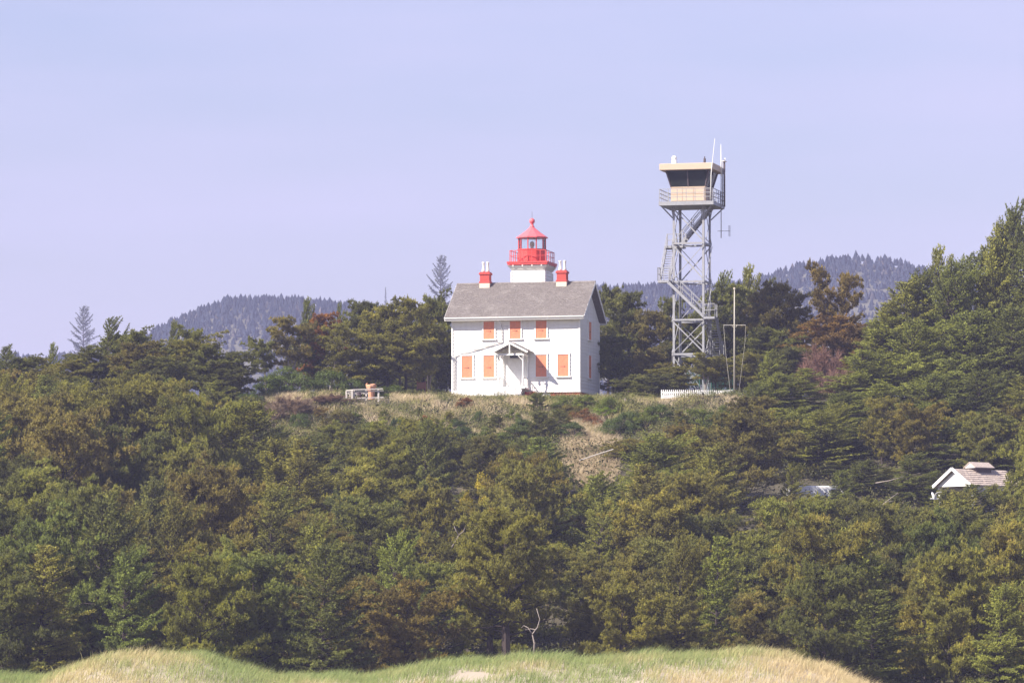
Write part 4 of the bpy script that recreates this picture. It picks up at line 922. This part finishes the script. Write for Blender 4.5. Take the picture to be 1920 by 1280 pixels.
# big spruces on the right
for a in [(1640, 590, 392, 150, LIGHT, 1, 'bright green spruce stepping up from the valley gap on the right'),
          (1690, 520, 394, 160, OLIVE, 2, 'broad spruce on the rising right skyline below the ragged tip'),
          (1742, 458, 396, 120, OLIVE, 0, 'ragged tipped spruce on the right skyline with broken top'),
          (1765, 492, 392, 180, GREEN, 3, 'wide dense spruce right of the ragged tipped one'),
          (1828, 462, 396, 170, DARK, 1, 'dark shouldered spruce left of the tallest tree'),
          (1890, 374, 392, 130, DARK, 3, 'tallest spruce of all, windswept at the right edge'),
          (1948, 392, 389, 170, DARK, 2, 'dark spruce cut by the right edge beside the tallest tree'),
          (1610, 655, 386, 150, LIGHT, 1, 'bright green layered spruce above the bare brown bush'),
          (1700, 600, 385, 180, LIGHT, 3, 'large light green spruce at the centre of the right hand wood'),
          (1800, 580, 384, 190, GREEN, 1, 'massive spruce below the dark shouldered skyline tree'),
          (1890, 570, 382, 170, DARK, 2, 'dark green spruce under the tallest tree at the right edge'),
          (1500, 690, 384, 110, LIGHT, 0, 'pointed light green spruce between the mast and the bare brown bush'),
          (1440, 655, 388, 60, LIGHT, 2, 'small pointed young spruce right of the white mast'),
          (1450, 700, 382, 130, LIGHT, 1, 'full light green spruce right of the picket fence end'),
          (1405, 715, 380, 100, GREEN, 3, 'dark green spruce just below the foot of the white mast'),
          (1560, 735, 378, 150, GREEN, 3, 'spruce spreading beneath the bare brown bush'),
          (1640, 720, 377, 150, LIGHT, 0, 'light green spruce on the upper right slope'),
          (1730, 700, 376, 170, GREEN, 1, 'thick spruce halfway between the valley gap and the right edge'),
          (1830, 690, 375, 170, DARK, 3, 'dark thick spruce above the cedar roofed shelter'),
          (1915, 700, 374, 140, OLIVE, 2, 'olive spruce at the right edge above the shelter'),
          (1770, 790, 366, 150, DARK, 1, 'dark green spruce directly behind the cedar roofed shelter'),
          (1480, 866, 353, 62, OLIVE, 3, 'narrow brownish green spruce just left of the white van'),
          (1568, 880, 354, 60, GREEN, 1, 'small spruce just right of the white van'),
          (1520, 790, 372, 130, DARK, 1, 'dark green spruce rising behind the white van'),
          (1590, 800, 370, 130, GREEN, 3, 'dense spruce up slope between the white van and the shelter'),
          (1455, 800, 371, 120, GREEN, 2, 'dense spruce up slope left behind the white van'),
          (1612, 862, 360, 100, DARK, 2, 'dark spruce up slope between the white van and the bare limbs'),
          (1655, 876, 361, 90, OLIVE, 3, 'olive spruce standing behind the bare slanting limbs'),
          (1540, 872, 366, 130, DARK, 3, 'dark spruce close behind the white van roof'),
          (1215, 812, 352, 215, LIGHT, 3, 'big light green spruce on the slope below the white picket fence'),
          (1110, 905, 338, 190, LIGHT, 1, 'light green spruce spreading left below the tan grass patch'),
          (470, 752, 352, 130, OLIVE, 0, 'tall olive spruce below the grey leafless bushes'),
          (1478, 925, 338, 120, BROWN, 2, 'brownish pointed spruce in front of the white van'),
          (990, 930, 330, 170, LIGHT, 2, 'light green spruce in the middle of the slope right of the gorse bush'),
          (1764, 914, 344, 70, OLIVE, 2, 'small olive spruce below the left eave of the shelter'),
          (1700, 848, 359, 110, DARK, 1, 'dark green spruce left of the shelter, above the bare limbs'),
          (1748, 882, 358, 60, GREEN, 2, 'small green spruce touching the left eave of the shelter'),
          (1662, 560, 393, 120, OLIVE, 2, 'rounded spruce filling the skyline step above the valley gap'),
          (1870, 402, 393, 110, OLIVE, 1, 'ragged spruce leaning against the left of the tallest tree'),
          (1716, 500, 395, 110, DARK, 1, 'dark spruce shoulder left under the ragged skyline tip'),
          (1790, 478, 394, 130, GREEN, 3, 'broad spruce bank between the ragged tip and the dark shoulder'),
          (1858, 432, 393, 110, OLIVE, 2, 'thick spruce stepping up to the tallest tree at the right'),
          (1893, 878, 347, 84, OLIVE, 1, 'yellowish spruce overlapping the right end of the shelter roof'),
          (1850, 908, 346, 110, OLIVE, 3, 'low olive spruce under the eave of the shelter'),
          (1812, 907, 345, 110, DARK, 0, 'little dark spruce in front of the shelter gable'),
          (1862, 780, 365, 150, DARK, 0, 'second dark green spruce behind the right half of the shelter')]:
    kd = 'windspruce' if (a[5] == 0 and a[0] == 1742) else 'spruce'
    P_(a[0], a[1], a[2], a[3], a[6], a[4], a[5], kd, rz=0 if kd == 'windspruce' else None)
place('bare', 1545, 640, 392, 120, 'big pinkish brown leafless bush in front of the valley gap', 'bush', 'bare_bush', None, (1.25, .9, .85), 0, parts=('stems', 'twigs'))
place('bare', 1575, 690, 388, 110, 'lower leafless brown bush leaning on the big leafless one', 'bush', 'bare_bush', None, (1.2, .9, .85), 1, parts=('stems', 'twigs'))
place('bare', 545, 738, 382, 130, 'pale grey leafless bush below the bright green laurel', 'bush', 'bare_bush', None, (1.5, 1.35, 1.15), 1, parts=('stems', 'twigs'))
place('bare', 500, 752, 380, 90, 'smaller grey leafless bush at the left of the pale one', 'bush', 'bare_bush', None, (1.3, 1.2, 1.0), 0, parts=('stems', 'twigs'))
place('bare', 618, 738, 385, 100, 'brown twiggy bush left of the viewing platform', 'bush', 'bare_bush', None, (1.2, .95, .8), 0, parts=('stems', 'twigs'))
# bushes
for a in [(1012, 824, 358, 190, BROWN, 'broad rounded brown pine left below the tan grass patch', 2), (800, 786, 364, 185, DARK, 'dark layered pine on the slope below the left corner of the house', 1),
          (690, 800, 360, 170, GREEN, 'rounded green pine on the slope below the viewing platform', 3), (590, 960, 322, 190, BROWN, 'brown domed pine low on the slope below the viewing platform', 0),
          (250, 735, 356, 200, DARK, 'dark heavy pine on the left slope below the skyline gap', 4), (120, 800, 345, 210, OLIVE, 'wide olive pine stepping down on the far left slope', 5)]:
    place('slopepine', a[0], a[1], a[2], a[3], a[5], 'tree', 'pine_tree', 'trees covering the bluff', a[4], a[6])
for a in [('bush', 545, 686, 393, 118, LIGHT, 'bright green rounded laurel mass below the pale trunks'),
          ('bush', 505, 700, 392, 70, GREEN, 'dark lower lobe left of the bright laurel mass'),
          ('bush', 622, 690, 395, 90, LIGHT, 'yellow green laurel right of the bright laurel mass'),
          ('bush', 668, 706, 397, 90, GREEN, 'dark green hedge behind the left rail of the platform'),
          ('bush', 735, 722, 398, 80, LIGHT, 'light green low hedge right of the cut stump'),
          ('bush', 772, 728, 396, 56, (1.2, .95, .9), 'brownish low bush left of the brown sign board'),
          ('bush', 826, 729, 401, 60, LIGHT, 'low bright bush between the thin post and the house corner'),
          ('bush', 872, 744, 391, 40, (2.2, .75, .9), 'small red brown bush at the left foot of the house'),
          ('bush', 640, 765, 383, 90, (1.5, 1.0, .9), 'dull reddish bush under the viewing platform'),
          ('slopepine', 1007, 736, 389, 66, (.8, .9, .75), 'dark green conical bush in front of the brick pier'),
          ('slopepine', 1010, 768, 385, 96, DARK, 'dark bush below the conical bush in front of the house'),
          ('bush', 1060, 742, 391, 64, YELL, 'yellow green grass bush under the right foundation of the house'),
          ('bush', 1100, 740, 391.5, 60, YELL, 'yellow green bush at the right corner of the house'),
          ('bush', 1140, 742, 391, 66, YELL, 'yellow green bush filling the space right of the house'),
          ('bush', 1092, 764, 387, 60, (2.0, .8, .8), 'rust red bush on the slope below the right house corner'),
          ('bush', 1068, 757, 388, 60, (1.5, 1.0, .8), 'brown green bush below the right foundation'),
          ('bush', 1110, 778, 384, 50, (2.2, .75, .8), 'second rust red bush above the tan grass patch'),
          ('bush', 1135, 757, 387, 50, (1.9, 2.0, .7), 'brightest yellow green bush left of the bleached post'),
          ('bush', 1070, 790, 381, 70, GREEN, 'dark green bush left of the tan grass patch'),
          ('bush', 1150, 780, 382, 80, GREEN, 'dark green bush above the dead branch'),
          ('bush', 800, 778, 381, 40, (2.6, .8, .7), 'rust coloured bush on the slope left of the house'),
          ('bush', 1235, 758, 386.5, 70, LIGHT, 'light green bush left below the picket fence'),
          ('bush', 1310, 762, 385, 90, YELL, 'yellow green bush below the middle of the picket fence'),
          ('bush', 1365, 758, 386, 70, OLIVE, 'olive bush at the right end of the picket fence'),
          ('bush', 432, 720, 387, 80, DARK, 'dark green bush beneath the dense pine mound'),
          ('bush', 470, 735, 384, 80, GREEN, 'leafy bush left of the grey leafless bushes'),
          ('bush', 915, 800, 376, 80, OLIVE, 'olive scrub below the tan slope in front of the porch'),
          ('bush', 965, 796, 377, 70, OLIVE, 'olive scrub just left of the dark bush before the house'),
          ('bush', 868, 797, 377, 70, DARK, 'dark scrub below the left corner of the house'),
          ('bush', 700, 790, 378, 80, OLIVE, 'olive scrub on the slope below the platform')]:
    S_s(a[1], a[2], a[3], a[4], a[6], a[5], None, a[0])
SCR = [(452, 742, 40, 'dark green', DARK), (486, 768, 36, 'olive', OLIVE), (560, 772, 34, 'green', GREEN), (598, 762, 30, 'brown', (1.3, 1.0, .9)), (634, 786, 34, 'dark green', DARK), (668, 772, 26, 'olive', OLIVE), (716, 768, 26, 'green', GREEN), (748, 780, 34, 'dark green', DARK), (782, 762, 22, 'brown', (1.3, 1.0, .9)), (838, 770, 30, 'olive', OLIVE), (858, 784, 34, 'dark green', DARK), (898, 768, 22, 'green', GREEN), (930, 776, 30, 'dark green', DARK), (962, 766, 24, 'yellowish green', YELL), (978, 782, 34, 'green', GREEN), (1046, 766, 40, 'dark green', DARK), (1178, 768, 40, 'green', GREEN), (1206, 764, 38, 'yellowish green', YELL), (1274, 768, 34, 'olive', OLIVE), (1340, 774, 40, 'dark green', DARK)]
seen_ = {}
for i, (bx_, top, hh, tn_, tc_) in enumerate(SCR):
    loc_ = 'left of the viewing platform' if bx_ < 645 else 'between the platform and the house' if bx_ < 850 else 'in front of the house' if bx_ < 1040 else 'right of the house' if bx_ < 1240 else 'below the picket fence'
    lab_ = f'{tn_} scrub bush on the {"lower" if top >= 770 else "upper"} bank {loc_}'
    if lab_ in seen_: lab_ += ', the right one'
    seen_[lab_] = 1
    place('slopepine' if i % 3 == 0 else 'bush', bx_, top, base_Y(bx_, top+hh), hh*1.5, lab_, 'bush', 'bush', 'bushes on the bluff', tc_, parts=('stems', 'foliage'))
S_s(905, 884, 351, 92, 'yellow blossoming gorse bush in the middle of the slope', (1, 1, 1), 0, 'gorse')
S_s(874, 918, 349, 56, 'small yellow flowering tuft left below the gorse bush', (1, 1, 1), 0, 'gorse')
# hero pair of dark trunks near the dune
VAR['twintrunk'] = [pine(101, 11, 4.2, 48, .36, (0, 0), False, (0, 0), 1, tr=1.9, padr=(.4, .75))]
P_(936, 905, 284, 200, 'broad pine on a thick dark bare trunk rising behind the grassy dune', OLIVE, 0, 'twintrunk', rz=.5, name='pine_tree') if False else place('twintrunk', 948, 938, 284, 215, 'broad pine on a thick dark bare trunk rising behind the grassy dune', 'tree', 'pine_tree', None, OLIVE, 0, rz=.5)
place('twintrunk', 917, 985, 286, 160, 'second dark trunked pine immediately left of the broad one', 'tree', 'pine_tree', None, OLIVE, 0, rz=2.5)

# --- the wooded slope: every tree its own object
ENV = [(-300, 690), (0, 690), (60, 690), (130, 700), (220, 690), (300, 700), (400, 712), (440, 745), (500, 786), (560, 790), (640, 788), (700, 782), (760, 786), (820, 776), (870, 796), (930, 796), (985, 804), (1035, 840), (1070, 880), (1125, 888), (1160, 850), (1195, 800), (1250, 785), (1300, 785), (1360, 775), (1400, 742), (1500, 745), (1600, 745), (1700, 745), (1800, 745), (1900, 745), (2300, 745)]
EXX = [e[0] for e in ENV]; EYY = [e[1] for e in ENV]
CP = [(110, 'by the left edge'), (250, 'below the blue distant tree'), (400, 'below the layered skyline pine'), (480, 'left of the grey leafless bushes'), (600, 'below the grey leafless bushes'), (740, 'below the viewing platform'), (850, 'left below the house'), (980, 'below the porch'), (1090, 'left below the tan grass patch'), (1190, 'right below the tan grass patch'), (1300, 'below the steel tower'), (1400, 'below the white mast'), (1500, 'left of the white van'), (1620, 'right of the white van'), (1750, 'left of the shelter'), (1880, 'below the shelter'), (5000, 'by the right edge')]
RP = {0: 'at the foot of the bluff', 1: 'low on the bluff', 2: 'mid slope', 3: 'upper slope', 4: 'near the bluff top'}
slope = []; R2 = random.Random(3)
ROWS = [(283, 128, 0, 7.4), (292, 122, 0, 8.0), (302, 120, 1, 8.2), (313, 116, 1, 8.2), (324, 114, 2, 8.0), (335, 110, 2, 7.8), (346, 106, 3, 7.4), (356, 100, 3, 7.0), (366, 94, 4, 6.4), (375, 84, 4, 5.6)]
for ri, (Y0, step, rk, Hn) in enumerate(ROWS):
    px = -150 + (ri % 2)*step*.5
    while px < 2070:
        x_ = px + R2.uniform(-.28, .28)*step; Y = Y0 + R2.uniform(-3.5, 3.5); px += step
        env = np.interp(x_, EXX, EYY)
        zb = float(hgt(wx(x_, Y), Y)); H = Hn*R2.uniform(.72, 1.32); 
        if x_ > 1380 or x_ < 420: H *= 1.12
        py = HY-(zb+H-CZ)*FOC/Y; py = max(py, env + R2.uniform(-4, 25)); Ht = wz(py, Y)-zb
        if Y > 346 and 425 < x_ < 1400: py = env + R2.uniform(-3, 38)
        if Y > 346 and x_ <= 425: py = min(py, env + R2.uniform(0, 45))
        if 1630 < x_ < 1960 and Y < 358: py = max(py, (922 if 1780 < x_ < 1880 else 938)+R2.uniform(-8, 10))
        if 1400 < x_ < 1640 and Y < 358: py = max(py, 927+R2.uniform(0, 8))
        if 1715 < x_ < 1930 and 335 < Y < 362: continue
        if 1492 < x_ < 1556 and 350 < Y < 366: continue
        if 825 < x_ < 980 and Y < 349: py = max(py, 930+R2.uniform(-4, 12))
        if 975 < x_ < 1080 and Y < 304: continue
        if 850 < x_ < 1010 and Y < 297: continue
        if 745 < x_ < 830 and 325 < Y < 340: continue
        if 1065 < x_ < 1150 and 362 < Y < 385: continue
        Ht = wz(py, Y)-zb
        if Ht < 1.2: continue
        sprucy = R2.random() < (.20 if x_ < 700 else .12 if x_ < 1000 else .32 if x_ < 1400 else .5)
        if 420 < x_ < 640 and R2.random() < .5: sprucy = True
        kind = 'heath' if Ht < 3.6 else ('spruce' if sprucy else 'slopepine')
        w = R2.uniform(180, 270)*(0.78 if kind == 'spruce' else 1)*(292/Y)**.5
        if kind == 'heath': w = R2.uniform(80, 130)
        tn, tc_ = R2.choice([('green', GREEN), ('dark green', DARK), ('brownish', BROWN), ('olive', OLIVE), ('olive', OLIVE), ('light green', LIGHT)] + ([('light green', LIGHT)] if 800 < x_ < 1350 else [('olive', OLIVE)]))
        k_ = R2.uniform(.88, 1.12); tc_ = tuple(c*k_*R2.uniform(.94, 1.06) for c in tc_)
        slope.append([x_, py, Y, w, kind, tn, tc_, rk])
        if False: slope[-1][6] = (1.3, .85, .7); slope[-1][5] = 'rusty'
cells = {}
for s in slope:
    c = next(i for i, (q, _) in enumerate(CP) if s[0] < q)
    kn = {'slopepine': 'rounded pine', 'flatpine': 'flat topped pine', 'spruce': 'feathery spruce', 'heath': 'low shrubby pine'}[s[4]]
    cells.setdefault((s[5], kn, RP[s[7]], CP[c][1]), []).append(s)
ORD = {2: ['left one of two', 'right one of two'], 3: ['leftmost of three', 'middle of three', 'rightmost of three'], 4: ['first from the left', 'second from the left', 'third from the left', 'fourth from the left']}
for (tn, kn, rp_, cp_), ss in cells.items():
    ss.sort(key=lambda s: s[0])
    for i, s in enumerate(ss):
        lab = f'{tn} {kn} {rp_} {cp_}' + (', ' + ORD[min(len(ss), 4)][min(i, 3)] if len(ss) > 1 else '')
        if len(lab.replace(',', '').split()) > 16: lab = lab.replace('below the left skyline', 'below left skyline').replace('first from the left', 'first').replace('second from the left', 'second').replace('third from the left', 'third').replace('leftmost of three', 'leftmost').replace('fourth from the left', 'fourth').replace('just ', '').replace('middle of three', 'middle one').replace('rightmost of three', 'rightmost').replace('left one of two', 'left one').replace('right one of two', 'right one')
        place(s[4], s[0], s[1], s[2], s[3], lab, 'tree', 'spruce_tree' if s[4] == 'spruce' else 'pine_tree', 'trees covering the bluff', s[6])

# dead trees and bare limbs among the green
def dead(px, py, Y, pts, label, r0=.065):
    o = empty('dead_tree', (wx(px, Y), Y, wz(py, Y)), 0, label, 'dead tree', 'dead wood in the forest')
    for name, path in pts:
        P = [((a-px)*Y/FOC, dy, (py-b_)*Y/FOC) for a, b_, dy in path]; n = len(P); rr_ = r0 if name == 'trunk' else r0*.55
        MB().tube(P, [rr_*(1-.7*i/(n-1)) for i in range(n)], 5).build(name, M['deadwood'], o, smooth=True)
dead(1001, 1225, 279, [('trunk', [(1001, 1225, 0), (1002, 1205, .1), (998, 1188, 0), (1008, 1175, .1), (1012, 1160, 0), (1006, 1140, .1)]), ('branch', [(999, 1190, 0), (990, 1176, -.1), (982, 1172, .1), (977, 1177, 0)]), ('branch', [(1005, 1180, 0), (995, 1178, .3), (985, 1180, .2)])], 'bleached crooked dead tree right of the two dark trunks')
dead(858, 1016, 300, [('trunk', [(848, 1025, 0), (856, 1012, -.3), (860, 1003, -.3)]), ('branch', [(860, 1003, -.3), (853, 990, -.3), (850, 980, -.2)]), ('branch', [(860, 1003, -.3), (869, 996, -.4), (874, 985, -.3)])], 'bare forked white branch standing out mid slope left of the broad pine', .07)
dead(1650, 960, 330, [('trunk', [(1632, 962, -1), (1650, 948, -1.5), (1680, 925, -1.8)]), ('branch', [(1640, 955, -1.2), (1660, 942, -2), (1672, 940, -2)])], 'long bare slanting limb left below the shelter', .06)
dead(1660, 905, 340, [('trunk', [(1640, 906, -1), (1665, 902, -1.5), (1690, 895, -1.8)])], 'short bare limb above the long slanting one left of the shelter', .05)
dead(1155, 1150, 290, [('trunk', [(1143, 1128, -1), (1150, 1140, -1.2), (1158, 1155, -1)])], 'pale slanting limb low on the bluff right of the crooked dead tree', .06)

# undergrowth over the slope, one mass
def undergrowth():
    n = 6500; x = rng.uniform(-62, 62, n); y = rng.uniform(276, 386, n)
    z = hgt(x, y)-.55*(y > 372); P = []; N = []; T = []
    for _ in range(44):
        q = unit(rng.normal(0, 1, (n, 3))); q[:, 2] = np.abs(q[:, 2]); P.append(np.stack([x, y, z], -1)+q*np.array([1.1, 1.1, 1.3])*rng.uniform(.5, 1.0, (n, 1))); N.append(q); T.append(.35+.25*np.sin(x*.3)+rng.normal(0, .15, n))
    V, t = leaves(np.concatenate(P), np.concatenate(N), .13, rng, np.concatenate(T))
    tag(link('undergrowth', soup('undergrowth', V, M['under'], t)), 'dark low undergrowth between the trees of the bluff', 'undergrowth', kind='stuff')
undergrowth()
def noise2(x, y, s, ph=0): return (np.sin(x*s+ph)*np.cos(y*s*1.3+ph*2)+np.sin(x*s*2.1+y*s*.7+ph)*.6+np.sin(x*s*4.7-y*s*3.1+ph*3)*.35)/1.95
def patch(x, y): return noise2(x, y, .62, 7)+.4*noise2(x, y, 1.7, 3)
def scrub():
    n = 4200; px = rng.uniform(430, 1420, n); y = rng.uniform(366, 391.5, n); x = (px-960)/FOC*y
    keep = ~((px > 1055) & (px < 1165) & (y < 382)) & ~((px > 640) & (px < 730) & (y > 385)) & (patch(x, y) < np.where(y > 384, -.15, .25)); px, x, y = px[keep], x[keep], y[keep]; n = len(x)
    z = hgt(x, y); r0 = rng.uniform(.3, .75, n)*np.where(y > 384, 1.15, 1.4); t0 = np.clip(.42+.35*noise2(x, y, .45, 11)+rng.normal(0, .16, n), 0, 1); P = []; N = []; T = []
    for _ in range(90):
        q = unit(rng.normal(0, 1, (n, 3))); q[:, 2] = np.abs(q[:, 2]); rr = rng.uniform(.7, 1.1, n)
        P.append(np.stack([x, y, z-.05], -1)+q*(r0*rr)[:, None]*np.array([1.3, 1.3, .85])); N.append(q); T.append(t0+rng.normal(0, .06, n))
    V, t = leaves(np.concatenate(P), np.concatenate(N), .055, rng, np.concatenate(T))
    tag(link('scrub', soup('scrub', V, M['scrub'], t)), 'low olive and brown heath scrub patched over the bluff edge', 'scrub', kind='stuff')
scrub()
def grass(name, x, y, h, w, material, tone, label, lean=(.25, 0), cat='grass'):
    n = len(x); z = hgt(x, y)-.02
    a = rng.uniform(0, np.pi, n); s = np.stack([np.cos(a), np.sin(a), np.zeros(n)], -1)*(w*rng.uniform(.7, 1.3, n))[:, None]
    b = np.stack([x, y, z], -1); ln = np.stack([lean[0]+rng.normal(0, .22, n), lean[1]+rng.normal(0, .22, n), np.ones(n)], -1)
    m = b+ln*(h*.55)[:, None]; tp = b+(ln*np.array([1.9, 1.9, 1.0]))*h[:, None]
    V = np.concatenate([np.stack([b-s, b+s, m], 1), np.stack([m-s*.7, m+s*.7, tp], 1), ])
    V[n:, 0] = m-s*.55; V[n:, 1] = m+s*.55
    V2 = np.stack([b-s, b+s, m+s*.55], 1); V3 = np.stack([b-s, m+s*.55, m-s*.55], 1)
    V = np.concatenate([V2, V3, V[n:]])
    tag(link(name, soup(name, V, material, np.tile(np.clip(tone, 0, 1), 3))), label, cat, kind='stuff')
def dune_grass():
    n = 150000; y = 236+26*rng.random(n)**.75; x = rng.uniform(-31, 31, n)
    cl = noise2(x, y, 1.7)+noise2(x, y, 4.1, 2)*.5
    keep = (rng.random(n) < np.clip(.75+.5*cl, .12, 1)) & ~((((x-wx(880, 250))/1.1)**2+((y-247.2)/1.8)**2+.35*noise2(x, y, 1.5) < 1))
    x, y, cl = x[keep], y[keep], cl[keep]
    px = 960+x*FOC/y
    straw = np.interp(px, [-200, 60, 130, 230, 330, 430, 900, 1240, 1320, 1400, 1480, 1620, 2000], [.2, .25, .6, .62, .42, .30, .28, .34, .42, .5, .85, .9, .8])
    tone = straw+.22*noise2(x, y, .5, 1)+.12*cl+rng.normal(0, .10, len(x))
    low = np.clip((254-y)/10, 0, 1); tone = tone+.30*low*(noise2(x, y, .35, 4) > 0.1)
    h = np.clip(.36+.2*noise2(x, y, .9, 3)+.2*np.maximum(noise2(x, y, 3.3, 1), 0)+rng.normal(0, .12, len(x)), .1, 1.15)
    grass('dune_grass', x, y, h, .014, M['dunegrass'], tone, 'green and straw coloured beach grass covering the dune in the foreground', (.22, 0))
dune_grass()
def crest_grass():
    n = 150000; x = rng.uniform(-24, 20, n); y = rng.uniform(376, 402, n); px = 960+x*FOC/y
    inside = (px > 1145) & (y < 381); keep = ~inside
    ch = np.abs(x-wx(980, 398)) < 5; keep &= ~((y > 396) & (px > 850) & (px < 1130))
    cl = noise2(x, y, 1.3, 5); keep &= rng.random(n) < np.where(patch(x, y) < -.2, .12, .8+.3*cl)
    x, y, px, cl = x[keep], y[keep], px[keep], cl[keep]
    tone = .70+.32*noise2(x, y, .8, 2)+.15*cl+rng.normal(0, .12, len(x))-.22*(y > 390)-.3*sstep(980, 1060, px)+.35*sstep(1180, 1260, px)
    h = np.clip(.42+.2*cl+rng.normal(0, .09, len(x)), .1, .85)*np.where(y > 391, .4, 1)*np.where((px > 1225) & (y > 383), .4, 1)*np.where((px > 635) & (px < 730) & (y > 383.5), .15, 1)
    grass('bluff_grass', x, y, h, .018, M['crestgrass'], tone, 'dry tan and green grass on the bluff edge in front of the house', (.1, 0))
    n = 26000; x = rng.uniform(wx(1030, 374), wx(1180, 374), n); y = rng.uniform(360, 384, n); k_ = (((x-wx(1108, 372))/2.3)**2+((y-372)/10.5)**2+.4*noise2(x, y, 1.9, 1)) < 1; x, y = x[k_], y[k_]; n = len(x)
    grass('tan_grass', x, y, np.clip(.55+rng.normal(0, .12, n), .2, .9), .022, M['crestgrass'], .85+rng.normal(0, .12, n), 'pale tan tussock patch with a thin handrail right below the house', (.05, -.1))
crest_grass()
# ------------------------------------------------------------------ haze
hz = bpy.data.materials.new('sea_haze'); hz.use_nodes = True; t = hz.node_tree; t.nodes.clear()
o_ = t.nodes.new('ShaderNodeOutputMaterial'); pv = t.nodes.new('ShaderNodeVolumePrincipled'); pv.inputs['Color'].default_value = (*HAZE_COLOR, 1); pv.inputs['Density'].default_value = HAZE_DENSITY; pv.inputs['Anisotropy'].default_value = 0.0
t.links.new(pv.outputs[0], o_.inputs['Volume'])
tag(MB().box(-6200, 6200, -260, 9100, -4, 330).build('haze', hz), kind='stuff')
